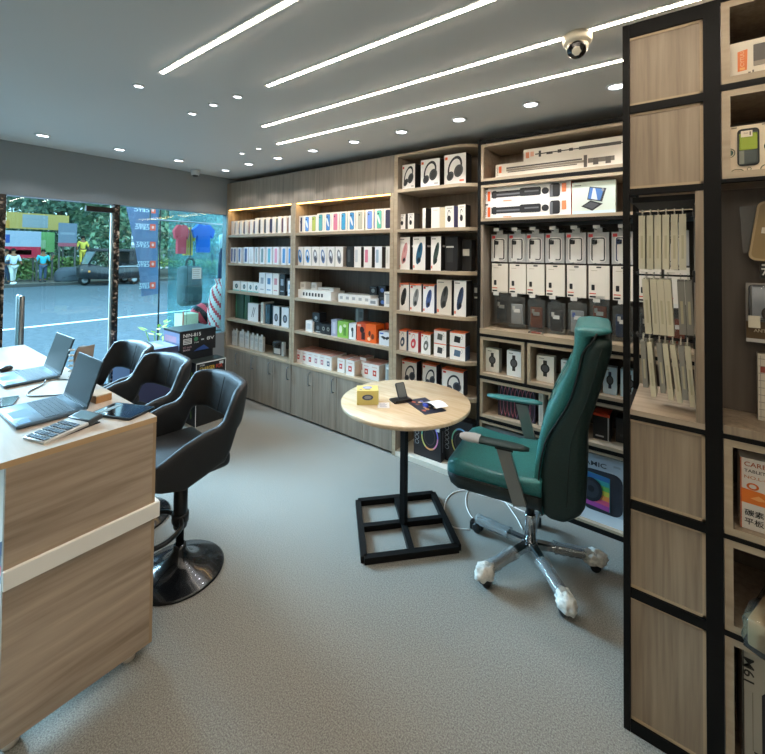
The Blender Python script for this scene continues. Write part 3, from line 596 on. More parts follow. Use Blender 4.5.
for i, (x, wd, h, pr, lab) in enumerate([
    (-1.957, .062, .132, buds('F'), 'small white earbud box, leftmost on the second rounded shelf'),
    (-1.868, .062, .136, buds('F'), 'small white earbud box, second from the left on the second rounded shelf'),
    (-1.739, .03, .172, [], 'thin white box with a black side on the second rounded shelf'),
    (-1.632, .078, .172, [('F', 'r', .5, .86, .6, .05, hexm('#cfc8ba'))], 'plain cream white box in the middle of the second rounded shelf'),
    (-1.567, .045, .168, [], 'narrow beige box right of the plain cream box'),
    (-1.504, .076, .174, buds('F'), 'white box with a dark earbud print and purple side'),
    (-1.398, .062, .178, buds('F'), 'white box with black earphones print at the right end of the second rounded shelf')]):
    sidec = {2: '#2a2826', 0: '#4c463f', 1: '#4a443e', 5: '#5c5a80', 6: '#242220'}.get(i)
    carton('earphone_box', lab, 'box', None, x, 2.875, 1.915, wd, .09, h, hexm('#e9e3d8' if i != 4 else '#cdbf9f'), pr+([('R', 'r', .5, .5, 1, 1, hexm(sidec))] if sidec else []))
def speaker_pic(c, c2, rot=12): return [('F', 'e', .52, .50, .44, .68, hexm(c), -rot), ('F', 'e', .49, .3, .3, .2, hexm(c2), -rot), ('F', 'e', .57, .66, .16, .3, hexm(c2), -rot), ('F', 'e', .49, .3, .18, .12, hexm('#101214'), -rot), ('F', 'r', .1, .1, .12, .08, hexm('#e2664a')), ('F', 'r', .3, .93, .4, .03, hexm('#8b8b88'))]
for i, (x, wd, c, c2, cn) in enumerate([(-1.93, .112, '#d59a97', '#c07f80', 'pink'), (-1.782, .122, '#2b5a75', '#163a4f', 'dark teal'), (-1.622, .092, '#37453e', '#23302a', 'forest grey')]):
    carton('speaker_box', 'tall white box picturing a %s portable speaker on the third rounded shelf' % cn, 'box', 'speaker boxes on the third rounded shelf', x, 2.87, 1.572, wd, .11, .277, hexm('#f0ece6'), speaker_pic(c, c2)+[('R', 'r', .5, .5, 1, 1, hexm('#1d1b1a')), ('R', 'r', .5, .72, .5, .06, hexm('#d9d5cd'))])
carton('speaker_box', 'black box with a white label behind the forest grey speaker box', 'box', None, -1.50, 2.90, 1.572, .11, .1, .275, hexm('#201e1d'), [('F', 'r', .4, .7, .6, .05, hexm('#d9d5cd')), ('F', 'r', .4, .45, .5, .4, hexm('#343230'))])
carton('speaker_box', 'black box with a square white label, rightmost on the third rounded shelf', 'box', None, -1.395, 2.96, 1.572, .08, .08, .25, hexm('#1c1a19'), [('F', 'r', .45, .6, .7, .22, hexm('#d2cec4'))])
for i, (x, wd, h, c, c2, b2, cn) in enumerate([(-1.935, .113, .23, '#34373a', '#1c1e20', '#efebe7', 'black'), (-1.812, .112, .23, '#8d8f8e', '#5e6060', '#efebe7', 'grey'), (-1.687, .106, .23, '#41598c', '#2a3c66', '#eceef4', 'blue'), (-1.545, .132, .275, '#4b4c4a', '#2a2b2a', '#dcd4c6', 'large charcoal'), (-1.406, .102, .275, '#34435f', '#222d44', '#ece8e4', 'large navy')]):
    carton('speaker_box', 'white box picturing a %s portable speaker on the fourth rounded shelf' % cn, 'box', 'speaker boxes on the fourth rounded shelf', x, 2.87, 1.225, wd, .11, h, hexm(b2), speaker_pic(c, c2)+([('F', 'r', .5, .975, 1, .04, ORANGE), ('T', 'r', .5, .5, 1, 1, ORANGE), ('F', 'r', .16, .88, .18, .07, RED)] if i < 3 else [])+[('R', 'r', .5, .5, 1, 1, hexm('#33466e' if i == 2 else '#1c1a1a'))])
carton('speaker_box', 'black box with two white labels at the right end of the fourth rounded shelf', 'box', None, -1.315, 2.98, 1.225, .07, .09, .25, hexm('#1b1a1a'), [('F', 'r', .5, .8, .6, .16, hexm('#c9c5bc')), ('F', 'r', .5, .57, .6, .05, hexm('#c9c5bc'))])
for i, (x, wd, c, s, cn) in enumerate([(-1.942, .085, '#3c4f68', '#4b6286', 'navy'), (-1.832, .096, '#d94f5a', '#c9434c', 'red'), (-1.71, .088, '#6f706a', '#55523f', 'grey')]):
    carton('clip_speaker_box', 'small white box picturing a %s clip-on speaker on the fifth rounded shelf' % cn, 'box', 'clip-on speaker boxes', x, 2.87, .885, wd, .09, .168, hexm('#efece8'), [('F', 'e', .52, .42, .5, .5, hexm(c), -10), ('F', 'o', .5, .68, .34, .42, .14, hexm(c), 0, 180, -10), ('F', 'e', .5, .4, .2, .2, hexm('#e8e4e0'), -10), ('F', 'r', .5, .975, 1, .05, ORANGE), ('T', 'r', .5, .5, 1, 1, ORANGE), ('F', 'r', .14, .88, .16, .08, RED), ('R', 'r', .5, .5, 1, 1, hexm(s))])
for i, (x, z, wd, c, rot, lab) in enumerate([(-1.578, 0, .11, '#3d4144', 8, 'lower white box with a black block speaker in the left stack of two'), (-1.578, .107, .11, '#5b5c58', 8, 'upper white box with a grey block speaker in the left stack of two'), (-1.425, 0, .13, '#4f6a86', 8, 'lower white box with a blue grey block speaker in the right stack of two'), (-1.425, .107, .13, '#1d1e20', 8, 'upper white box with a black block speaker in the right stack of two')]):
    carton('block_speaker_box', lab, 'box', 'stacked block speaker boxes', x, 2.87, .885+z, wd, .085, .106, hexm('#efeae5'), [('F', 'p', [(.26, .28), (.66, .24), (.72, .68), (.32, .74)], hexm(c)), ('F', 'o', .76, .66, .14, .3, .2, hexm(c), -90, 90), ('F', 'r', .5, .965, 1, .06, ORANGE), ('R', 'r', .5, .5, 1, 1, hexm(('#4a4a4c', '#5a5648', '#3d587e', '#3a3733')[i])), ('T', 'r', .5, .5, 1, 1, ORANGE)])
for i, (x, y, wd, rot) in enumerate([(-1.893, 2.905, .15, 6), (-1.70, 2.915, .13, 24), (-1.475, 2.89, .185, 9)]):
    carton('headphone_box', 'orange-lidded box picturing headphones, %s on the rounded shelf behind the table' % ('leftmost', 'middle', 'rightmost')[i], 'box', 'orange lid headphone boxes', x, y, .605, wd, .075, .19, hexm('#e9e1d6'), headphones('F', .55, .4, .8, .75, hexm('#2b2d33'), hexm('#4a4e57'))+[('F', 'r', .5, .975, 1, .05, ORANGE), ('T', 'r', .5, .5, 1, 1, ORANGE), ('F', 'r', .12, .86, .14, .08, RED), ('R', 'r', .5, .5, 1, 1, hexm('#2c2830'))], rot=R(-rot*.0))
def ringlight(x, y, lab, rot=0):
    pr = []
    cols = ['#7c6fd0', '#6aa4d8', '#74c4a8', '#d9d27a', '#e2a26c', '#d68ab0']
    for k, c in enumerate(cols): pr.append(('F', 'o', .6, .52, .62, .62, .13, hexm(c), 60*k, 60*k+60))
    pr += [('F', 'o', .6, .52, .40, .40, .1, hexm('#4d3f44'))]
    pr += [('F', 'o', .13, .32+.11*k, .15, .1, .18, hexm('#aeb3bb')) for k in range(5)]
    pr += [('F', 'rr', .9, .74, .12, .1, hexm('#b9bfc8')), ('F', 'tv', 'LIGHT', .93, .4, .05, hexm('#8d8f98'), .3)][:1]
    pr += [('R', 'r', .3, .45, .1, .5, hexm('#8a8d95')), ('R', 'r', .75, .5, .1, .45, hexm('#7d8088'))]
    pr += [('T', 'r', .5, .5, .7, .3, hexm('#3d3b48'))]
    return carton('ring_light_box', lab, 'box', 'ring light boxes', x, y, .04, .255, .10, .345, hexm('#1b1a1f'), pr, rot)
ringlight(-1.70, 2.885, 'black ring light box standing on the low white base under the table edge')
ringlight(-1.46, 2.955, 'black ring light box behind and right of the first one, on the low white base')

# ------------------------------------------------------------------ goods in the black frame
def tripod_pic(a0, a1, b, hh, c='#23252a', c2='#6d7075'):
    L = a1-a0
    P = lambda t: a0+L*t
    return [('F', 'r', P(.3), b, L*.6, hh*.5, hexm(c)), ('F', 'r', P(.28), b-.02, L*.5, hh*.14, hexm(c2)), ('F', 'rr', P(.05), b, L*.06, hh*.62, hexm(c)), ('F', 'rr', P(.58), b+.03, L*.3, hh*.64, hexm(c)), ('F', 'r', P(.6), b+.05, L*.2, hh*.12, hexm(c2)), ('F', 'e', P(.79), b, L*.1, hh*.5, hexm(c)), ('F', 'rr', P(.92), b, L*.13, hh*1.0, hexm(c)), ('F', 'r', P(.87), b-.05, L*.04, hh*.9, hexm(c2))]
for i, z in enumerate((1.971, 2.088)):
    carton('tripod_box', 'long white tripod box with orange marks, %s of the stack of two' % ('lower', 'upper')[i], 'box', 'stacked tripod boxes', -.909, 2.86, z, .605, .14, .116, hexm('#eeece8'), tripod_pic(.10, .90, .5, .78)+[('F', 'r', .07, .42, .035, .62, ORANGE), ('F', 'tv', 'TRIPOD', .03, .45, .022, hexm('#4c4c4c'), .7), ('F', 'r', .93, .6, .045, .5, hexm('#f08a5a')), ('F', 'r', .3, .08, .1, .06, hexm('#f2a07c')), ('F', 'r', .04, .9, .04, .1, DGREY), ('R', 'r', .5, .5, 1, 1, ORANGE), ('R', 'r', .5, .4, .6, .5, hexm('#3a2a24'))])
carton('keyboard_case_box', 'pale green box picturing a tablet in a keyboard case beside the tripod boxes', 'box', None, -.475, 2.86, 1.971, .25, .06, .21, hexm('#d7e4d8'), [('F', 'r', .5, .06, .98, .1, hexm('#d3e6ee')), ('F', 'p', [(.22, .25), (.48, .10), (.72, .3), (.44, .42)], hexm('#2c2f33')), ('F', 'p', [(.28, .26), (.48, .15), (.63, .29), (.44, .37)], hexm('#51565c')), ('F', 'p', [(.36, .45), (.70, .36), (.80, .76), (.42, .84)], hexm('#3a3d42')), ('F', 'p', [(.38, .48), (.66, .4), (.74, .74), (.43, .81)], hexm('#4f7fc0')), ('F', 'p', [(.45, .46), (.6, .42), (.55, .78), (.5, .79)], hexm('#cfdcee')), ('F', 'e', .72, .72, .06, .1, hexm('#8f9398')), ('F', 'r', .14, .9, .16, .03, hexm('#7f8a84')), ('R', 'r', .5, .5, 1, 1, hexm('#b9bfb4'))])
# boxes on the top row
carton('stand_box', 'long beige box printed with a grey light stand, lower box on the top row', 'box', 'long stand boxes', -.62, 2.86, 2.267, 1.0, .1, .098, hexm('#ddd3c2'), [('F', 'r', .33, .66, .5, .11, hexm('#4a4239')), ('F', 'r', .34, .5, .52, .16, hexm('#8a7d6c')), ('F', 'r', .32, .36, .46, .07, hexm('#5d5347')), ('F', 'r', .60, .5, .02, .8, hexm('#4d443a')), ('F', 'r', .69, .5, .15, .3, hexm('#5f564a')), ('F', 'r', .66, .42, .03, .45, hexm('#4a4239')), ('F', 'r', .73, .42, .03, .45, hexm('#4a4239')), ('F', 'r', .035, .6, .02, .5, ORANGE), ('F', 'tv', 'STAND', .015, .5, .012, hexm('#3c352d'), .7), ('L', 'r', .5, .5, 1, 1, ORANGE)])
carton('stand_box', 'long beige box printed with a slim black pole, stacked on the lower stand box', 'box', 'long stand boxes', -.52, 2.87, 2.365, .80, .09, .085, hexm('#ddd4c4'), [('F', 'r', .45, .5, .7, .09, hexm('#2d2924')), ('F', 'r', .14, .5, .02, .5, hexm('#2d2924')), ('F', 'r', .22, .46, .05, .2, hexm('#2d2924')), ('F', 'r', .3, .5, .03, .26, hexm('#2d2924')), ('F', 'r', .39, .5, .03, .22, hexm('#2d2924')), ('F', 'r', .60, .5, .3, .24, hexm('#37322b')), ('F', 'r', .78, .5, .04, .4, hexm('#2d2924')), ('F', 'r', .035, .5, .03, .5, hexm('#d9815a')), ('F', 'r', .075, .55, .03, .4, hexm('#d9a085'))])
# hanging packs, three rows
def hook(x, z, parent, org, y1=YB-.03, L=.3):
    m = MB(org); m.tube([(x-.012, y1, z), (x-.012, y1-L, z), (x-.012, y1-L-.004, z+.012)], .0028, STEEL, 6)
    m.tube([(x+.012, y1, z+.022), (x+.012, y1-L+.01, z+.022)], .0022, STEEL, 6); m.box(x-.02, x+.02, y1-L-.006, y1-L-.0045, z+.004, z+.026, hexm("#dcd9d2"))
    return m.build('hook', parent)
hx = [-1.115, -.982, -.855, -.723, -.59, -.457, -.318, -.185, -.05]
fo = FRAME.location
for r_, z in enumerate((1.875, 1.655, 1.405)):
    for x in hx: hook(x, z, FRAME, fo)
for i, x in enumerate(hx):
    c = '#2b2c2e' if i != 6 else '#2a3a5e'
    t = thing('case_pack', 'grey boxed phone case with window, %s from left in the top hanging row' % ORD[i], 'pack', (x, 2.925, 1.652), 0, 'boxed phone cases, top hanging row')
    m = MB(); m.box(-.062, .062, 0, .024, 0, .205, hexm('#b4b4b3'))
    do_prints(m, .124, .024, .205, [('F', 'rr', .5, .46, .74, .82, hexm('#dcdad5')), ('F', 'r', .15, .9, .2, .1, RED), ('R', 'r', .5, .5, 1, 1, hexm('#8b8b8b'))])
    m.build('carton', t)
    m = MB(); pr = []
    do_prints(m, .124, .024, .205, [('F', 'o', .5, .46, .64, .74, .07, hexm('#ffffff'))][:0])
    pts = rr_pts(0, .0943, .078, .15, .012); pin = rr_pts(0, .0943, .066, .138, .008)
    K = len(pts)
    vs = [(x2, -.0045, z2) for x2, z2 in pts]+[(x2, -.0045, z2) for x2, z2 in pin]+[(x2, -.001, z2) for x2, z2 in pts]+[(x2, -.001, z2) for x2, z2 in pin]
    fs = []
    for k in range(K):
        j = (k+1) % K
        fs += [(k, j, K+j, K+k), (2*K+k, 2*K+j, j, k), (K+k, K+j, 3*K+j, 3*K+k)]
    m.add(vs, fs, hexm(c)); m.box(-.034, -.006, -.0045, -.001, .128, .158, hexm(c), .006)
    m.ball((-.026, -.005, .15), .006, hexm('#0c0c0d'), (1, .4, 1), 10); m.ball((-.013, -.005, .138), .006, hexm('#0c0c0d'), (1, .4, 1), 10)
    m.build('phone_case', t)
    m = MB(); m.box(-.018, .018, -.0035, -.002, .155, .178, hexm('#efece6')); m.build('price_sticker', t)
    m = MB(); m.box(-.024, .024, .008, .011, .205, .236, hexm('#c9c8c4')); m.build('hang_tab', t)
    t = thing('case_pack', 'white hanging pack with black and red marks, %s from left, middle row' % ORD[i], 'pack', (x+.004, 2.925, 1.425), R((2, -2, 1, 0, -5, -1, 2, 0, 1)[i]), 'white hanging packs, middle row')
    m = MB(); m.box(-.06, .06, 0, .02, 0, .215, hexm('#eae3d6'))
    do_prints(m, .12, .02, .215, [('F', 'rr', .22, .34, .16, .17, hexm('#202022')), ('F', 'r', .2, .155, .32, .03, hexm('#d9573f')), ('F', 'r', .2, .06, .3, .05, hexm('#26262a')), ('F', 'rr', .5, .95, .24, .04, hexm('#2a2825')), ('F', 'r', .28, .85, .3, .02, hexm('#c3b8a5')), ('R', 'r', .5, .5, 1, 1, hexm('#cfc7b7'))])
    m.build('carton', t)
    col = ['#1d1d20', '#8e9092', '#8c4a2c', '#1a1a1c', '#85888b', '#8a4429', '#22344f', '#2a2a2c', '#7a3c28'][i]
    cn = ['black', 'silver grey', 'brown', 'black', 'pale grey', 'rust brown', 'navy', 'black', 'brown'][i]
    t = thing('case_pouch', 'clear pouch with a %s phone case, %s from left in the lowest hanging row' % (cn, ORD[i]), 'pack', (x+(.02, .0, .01, .01, .01, .008, 0, 0, 0)[i], 2.92, 1.175+(.03, .01, .0, -.01, 0, .04, 0, 0, 0)[i]), R((-4, 6, 2, -2, 3, -6, 3, 0, 0)[i]), 'clear phone case pouches, lowest hanging row')
    MB().box(-.04, .04, .002, .014, .02, .165, hexm(col), .006).build('phone_case', t)
    m = MB(); m.box(-.02, .022, -.0005, .0012, .105, .13, hexm('#e6e4e0')); m.box(-.03, -.012, -.0005, .0012, .12, .15, hexm('#4a62a8' if i == 4 else '#c9c6c0')); m.build('price_sticker', t)
    m = MB()
    bm = bmesh.new(); bmesh.ops.create_grid(bm, x_segments=8, y_segments=12, size=1)
    for v in bm.verts: v.co = Vector((v.co.x*.057, -.006-.008*math.cos(v.co.x*1.4)*math.cos(v.co.y*1.3)+random.uniform(-.002, .002), .105+v.co.y*.11))
    m.addbm(bm, CLEAR, True); m.box(-.057, .057, .016, .017, -.005, .215, CLEAR); m.box(-.03, .03, -.001, .016, .19, .23, CLEAR); m.build('pouch', t)
# loose box fallen on the ledge
t = thing('loose_case', 'small crumpled clear pack lying on the ledge under the brown case', 'pack', (-.83, 2.87, 1.165))
MB().box(-.05, .05, -.02, .03, .0, .012, CLEAR, .004).build('pouch', t); MB().box(-.03, .03, -.012, .018, .002, .009, hexm('#b4553f')).build('insert_card', t)
# smart watch boxes
def watch(i, x, y, wd, lab, b2, band, rot=0, h=.168):
    o = carton('watch_box', lab, 'box', 'smart watch boxes', x, y, .842, wd, .06, h, hexm(b2), [('F', 'r', .5, .52, .22, .62, hexm(band)), ('F', 'e', .5, .52, .52, .36, hexm('#1b1c1e')), ('F', 'e', .5, .52, .38, .26, hexm('#4b4e52')), ('F', 'r', .3, .9, .3, .03, hexm('#7d7d7b')), ('R', 'r', .5, .5, 1, 1, hexm('#a8a79f'))], rot)
    return o
watch(0, -1.147, 2.88, .1, 'white watch box with a dark round watch, leftmost in the watch row', '#e9e8e2', '#2d2e30')
watch(1, -.985, 2.872, .1, 'white watch box with a curled black watch, right one in the first cubby', '#e6ebee', '#26282b', h=.178)
watch(2, -.773, 2.88, .114, 'white watch box with a bronze dark watch, left one in the second cubby', '#ecebe4', '#3a3632', h=.175)
watch(3, -.622, 2.88, .098, 'white watch box with a dark watch half hidden by the green chair', '#dfe6ea', '#26282b')
watch(4, -.385, 2.88, .075, 'narrow pale blue watch box right of the green chair back', '#bcd3e2', '#1f2d48')
watch(5, -.28, 2.88, .095, 'pale blue watch box beside the black partition post', '#bcd6e4', '#22262b')
# woven bag box, red box, speaker boxes
pr = []
for k in range(9):
    pr.append(('F', 'o', .08+.105*k, .5, .16, 1.0, .12, hexm('#9b4a62' if k % 2 else '#7a6a8a'), -80, 80))
    pr.append(('F', 'o', .12+.1*k, .5, .12, .9, .12, hexm('#c9788a'), 100, 260))
carton('cable_box', 'dark box with a pattern of looping pink cables behind the chair arm', 'box', None, -.97, 2.88, .54, .265, .1, .228, hexm('#2a2630'), pr)
carton('divider_box', 'narrow pale box standing right of the looping cable box', 'box', None, -.80, 2.88, .54, .03, .1, .228, hexm('#d6d4cc'), [('F', 'r', .5, .5, .5, .8, hexm('#c2c0b8'))])
carton('gadget_box', 'black box with an orange red lid in the cubby right of the chair', 'box', None, -.435, 2.90, .54, .095, .12, .16, hexm('#171718'), [('F', 'r', .9, .45, .05, .9, hexm('#d8d8d6')), ('F', 'r', .5, .965, 1, .1, hexm('#e2502c')), ('T', 'r', .5, .5, 1, 1, hexm('#e2502c')), ('F', 'r', .4, .14, .5, .06, hexm('#c6c6c4'))])
carton('gadget_box', 'dark box at the back of the cubby above the big speaker box', 'box', None, -.30, 2.93, .54, .12, .1, .15, hexm('#1d1e22'), [('F', 'r', .5, .3, .6, .1, hexm('#33363c'))])
pr = [('F', 'r', .5, .08, 1, .16, hexm('#d3dbe2')), ('F', 'rr', .66, .47, .60, .62, hexm('#2a2f3a')), ('F', 'p', [(.24, .25), (.78, .2), (.78, .7), (.24, .74)], hexm('#3a8fa8'))]
rb = ['#2f6fb0', '#37a3a8', '#5fb35f', '#c8c34a', '#e08a44', '#d3567a', '#a0489c']
for k in range(14):
    a = k/14; c = rb[min(6, int(a*7))]
    a0, a1 = .25+.52*k/14, .25+.52*(k+1)/14
    pr.append(('F', 'p', [(.25, .72-.47*(k)/14), (.77, .70-.49*k/14), (.77, .70-.49*(k+1)/14), (.25, .72-.47*(k+1)/14)], hexm(c)))
pr += [('F', 'e', .50, .47, .34, .36, hexm('#1d222b')), ('F', 'e', .50, .47, .24, .26, hexm('#2f3640')), ('F', 'e', .5, .48, .1, .1, hexm('#151a20')), ('F', 't', 'DYNAMIC', .42, .87, .07, hexm('#39414c'), .62), ('F', 'r', .88, .9, .1, .03, hexm('#9aa7b2'))]
carton('party_speaker_box', 'large pale blue box picturing a rainbow-lit speaker under the lettering, right of the chair', 'box', None, -.485, 2.85, .046, .375, .2, .412, hexm('#b4c4d2'), pr)
carton('party_speaker_box', 'grey white speaker box on the bottom row, left part behind the green chair', 'box', None, -.97, 2.86, .046, .44, .2, .4, hexm('#8f979c'), [('F', 'rr', .5, .45, .5, .6, hexm('#3b4148')), ('F', 'e', .5, .45, .3, .4, hexm('#20252b'))])

# ------------------------------------------------------------------ goods on the partition
po = PART.location
t = thing('gadget_carton', 'white carton with orange block and grey gadget, topmost box at the right edge', 'box', (.21, PY+.035, 2.294))
m = MB(); m.box(-.093, .15, 0, .12, 0, .118, hexm('#ded3bf'))
m.poly([(-.073, -.0006, .02), (-.05, -.0006, .022), (-.048, -.0006, .09), (-.073, -.0006, .086)], hexm('#d9702a'))
m.text('CYTUU', (-.0615, -.001, .06), (0, 0, 1), (-1, 0, 0), .010, hexm('#e9b98c'), w=.05)
m.poly([(-.068, -.001, .024), (-.055, -.001, .024), (-.055, -.001, .032), (-.068, -.001, .032)], hexm('#e8a85e'))
m.box(-.034, .08, -.0015, 0, .03, .10, hexm('#4e4841'), .001, 1); m.poly([(-.034, -.002, .03), (.08, -.002, .03), (.08, -.002, .045), (-.034, -.002, .045)], hexm('#8b8070'))
m.poly([(-.047, -.001, .006), (-.041, -.001, .006), (-.041, -.001, .014), (-.047, -.001, .014)], hexm('#5a5047')); m.poly([(-.037, -.001, .01), (-.033, -.001, .01), (-.033, -.001, .018), (-.037, -.001, .018)], hexm('#5a5047'))
m.build('carton', t)
t = thing('case_carton', 'cream window carton showing a lime green phone case, second box from the top', 'box', (.163, PY+.03, 1.981))
m = MB(); m.box(-.048, .06, 0, .03, 0, .152, hexm('#dfcdb2'))
do_prints(m, .096, .03, .152, [('F', 'o', .02, .43, .26, .2, .2, hexm('#42503c')), ('F', 'e', .02, .43, .17, .13, hexm('#3d5a4a')), ('F', 'o', 1.0, .5, .26, .2, .9, hexm('#2b3a34')), ('F', 'o', .92, .02, .3, .2, .2, hexm('#5a6140'), 0, 180), ('F', 'o', .2, .0, .36, .14, .2, hexm('#5a6140'), 0, 180), ('F', 'o', .5, .05, .12, .08, .3, hexm('#5a6140')), ('F', 'r', .12, .96, .14, .03, hexm('#8b7f6a')), ('F', 'r', .88, .97, .12, .03, hexm('#8b7f6a')), ('F', 'rr', .48, .52, .56, .80, hexm('#20221e'))])
m.build('carton', t)
MB().box(-.025, .021, -.005, -.0015, .022, .128, hexm('#4f5654'), .005).box(-.024, .02, -.0062, -.0048, .07, .124, hexm('#93a52c'), .002, 1).box(-.024, -.012, -.0062, -.0048, .025, .068, hexm('#7c7f72')).build('phone_case', t)
m = MB(); m.box(-.02, .008, -.008, -.0065, .112, .132, hexm('#e2d4bc')); m.text('Case', (-.008, -.0085, .124), (1, 0, 0), (0, 0, 1), .004, hexm('#5a4c3c')); m.box(.001, .004, -.0084, -.008, .116, .128, hexm('#5a4c3c')); m.build('price_sticker', t)
# hanging pieces right of the black post
def phook(x, z): 
    m = MB(po); m.tube([(x, PY+.2, z), (x, PY+.10, z), (x, PY+.096, z+.012)], .003, hexm('#222222'), 6); m.build('hook', PART)
for z in (1.91, 1.66, 1.40): phook(.215, z)
t = thing('phone_case_pack', 'tan phone case with a white price tag hanging at the right edge', 'pack', (.207, PY+.135, 1.69))
Tr = Matrix.Rotation(R(8), 4, 'Y')
m = MB(); bm = bmesh.new()
pts = rr_pts(0, .1, .082, .2, .02, 5)
vs0 = [bm.verts.new((x, 0, z)) for x, z in pts]; f_ = bm.faces.new(vs0); r_ = bmesh.ops.extrude_face_region(bm, geom=[f_])
for v in r_['geom']:
    if isinstance(v, bmesh.types.BMVert): v.co.y -= .012
m.addbm(bm, hexm('#b39a72'), False, Tr)
pi2 = rr_pts(0, .1, .07, .186, .016, 5); m.poly([Tr @ Vector((x, -.0126, z)) for x, z in pi2], hexm('#957c52'))
m.build('phone_case', t)
m = MB(); cp = rr_pts(.012, .17, .045, .04, .012); m.prism([Tr @ Vector((x, -.0165, z)) for x, z in cp], (0, .0035, 0), hexm('#c9bdb0')); m.build('camera_cutout', t)
m = MB(); m.box(-.02, .03, -.0145, -.0132, .092, .112, hexm('#e4dccb'), T=Tr); m.text('375', (Tr @ Vector((-.006, -.015, .102))), (1, 0, -.14), (.14, 0, 1), .007, hexm('#5b5248')); m.build('price_tag', t)
m = MB(); m.box(-.05, .03, .003, .0045, .03, .19, CLEAR, T=Matrix.Rotation(R(-3), 4, 'Y')); m.build('clear_sleeve', t)
t = thing('label_card', 'small black and white card hanging under the tan phone case', 'card', (.22, PY+.13, 1.632))
m = MB(); m.box(-.022, .03, 0, .003, 0, .052, hexm('#191919')); m.text('7S', (-.004, -.001, .022), (1, 0, 0), (0, 0, 1), .024, hexm('#d8d6d0')); m.box(-.018, .0, -.0012, -.0002, .042, .048, hexm('#c9c6be')); m.build('card', t)
t = thing('case_blister', 'clear blister pack with brown band and lettering hanging below the tan case', 'pack', (.207, PY+.135, 1.415))
m = MB(); m.box(-.045, .06, .002, .006, .0, .2, hexm('#8f8a84')); m.box(-.045, .06, -.0003, .0018, .012, .07, hexm('#5d4526')); m.text('ANTI-SHOCK', (-.026, -.0012, .04), (1, 0, 0), (0, 0, 1), .011, hexm('#c7b79a'), align='LEFT'); m.box(-.045, .06, -.0012, -.0004, .0, .012, hexm('#c4c0b8')); m.build('backing_card', t)
m = MB(); m.box(-.04, .055, -.028, -.002, .075, .195, CLEAR, .012, 3); m.build('blister', t)
m = MB(); m.ball((.012, -.012, .10), .02, hexm('#3c2c20'), (1, .5, 1.2)); m.box(-.03, .05, -.008, -.002, .085, .19, hexm('#b9bcc4'), .004); m.build('phone_case', t)
m = MB(); m.box(-.042, -.012, -.0295, -.0285, .052, .092, hexm('#d8cfb8')); m.build('price_tag', t)
t = thing('mesh_pack', 'white pack with a fine grid print standing at the right edge below the blister', 'pack', (.232, PY+.128, 1.157))
m = MB(); m.box(-.042, .06, 0, .03, 0, .222, hexm('#cfc7b7')); 
for k in range(9): m.box(-.04, .05, -.001, -.0002, .012+.024*k, .014+.024*k, hexm('#8d8577'))
for k in range(5): m.box(-.036+.02*k, -.0345+.02*k, -.0012, -.0004, .006, .216, hexm('#958d80'))
m.box(-.036, -.02, -.0016, -.0006, .16, .18, hexm('#8d3c32')); m.box(-.02, .02, -.0016, -.0006, .12, .14, hexm('#4c4a48')); m.build('carton', t)
# carbon steel tablet stand box with Chinese lettering
t = thing('tablet_stand_box', 'white and orange box with black Chinese characters in the box right of the post', 'box', (.2, PY+.035, .831))
m = MB(); m.box(-.064, .12, 0, .1, 0, .224, hexm('#d9d2c8'))
m.poly([(-.064, -.0006, .0), (-.0605, -.0006, 0), (-.0605, -.0006, .224), (-.064, -.0006, .224)], hexm('#b5562a'))
y = -.001
for tx, z, s, c, w_ in (('CARBON', .207, .0145, '#a5512b', .088), ('TABLET STAND', .186, .0098, '#3a302b', .103), ('NO.L-01', .166, .0098, '#b97850', .062)):
    m.text(tx, (-.054, y, z), (1, 0, 0), (0, 0, 1), s, hexm(c), align='LEFT', w=w_)
m.poly([(-.0605, y, .083), (.12, y, .078), (.12, y, .108), (.03, y, .112), (-.01, y, .124), (-.0605, y, .128)], hexm('#d97324'))
m.poly([(-.04, y-.0003, .1), (-.02, y-.0003, .096), (.0, y-.0003, .1), (-.02, y-.0003, .112)], hexm('#e8a05c'))
for cx, cz in ((-.034, .138), (.015, .136)):
    vs = []; fs = []
    for k in range(25):
        a = 2*PI*k/24
        for q in (1, .6): vs.append((cx+.015*q*math.cos(a), y-.0005, cz+.011*q*math.sin(a)))
    for k in range(24): fs.append((2*k, 2*k+2, 2*k+3, 2*k+1))
    m.add(vs, fs, hexm('#d0661f'))
m.text('碳素钢', (-.054, y, .053), (1, 0, 0), (0, 0, 1), .021, hexm('#1f1a17'), align='LEFT', w=.07)
m.text('平板电脑', (-.054, y, .026), (1, 0, 0), (0, 0, 1), .021, hexm('#1f1a17'), align='LEFT', w=.093)
m.build('carton', t)
# plastic wrapped parcel sticking out, and the M61 box
t = thing('wrapped_parcel', 'brown parcel in clear plastic jutting out at the right edge above the lettered box', 'parcel', (.315, PY+.02, .528), R(-20))
m = MB(); m.box(-.135, .135, -.135, .135, .004, .085, hexm('#b3976d'), .006); m.box(-.02, .02, -.136, .136, .0855, .0865, hexm('#c9b48c')); m.build('carton', t)
m = MB(); bm = bmesh.new(); bmesh.ops.create_cube(bm, size=1); bmesh.ops.subdivide_edges(bm, edges=bm.edges[:], cuts=6, use_grid_fill=True)
for v in bm.verts:
    f_ = v.co.copy(); v.co = Vector((f_.x*.29+random.uniform(-.006, .006), f_.y*.29+random.uniform(-.006, .006), .045+f_.z*.094+random.uniform(-.004, .004)))
m.addbm(bm, CLEAR, True); m.build('plastic_wrap', t)
t = thing('speaker_carton', 'grey carton lettered sideways in the lowest box at the right edge', 'box', (.25, PY+.04, .068))
m = MB(); m.box(-.112, .12, 0, .15, 0, .37, hexm('#a9a597'))
for tx, x, z, s, w_ in (('M61', -.096, .315, .026, .075), ('11L', -.075, .04, .02, .06)):
    m.text(tx, (x, -.001, z), (0, 0, -1), (1, 0, 0), s, hexm('#1d1b18'), w=w_)
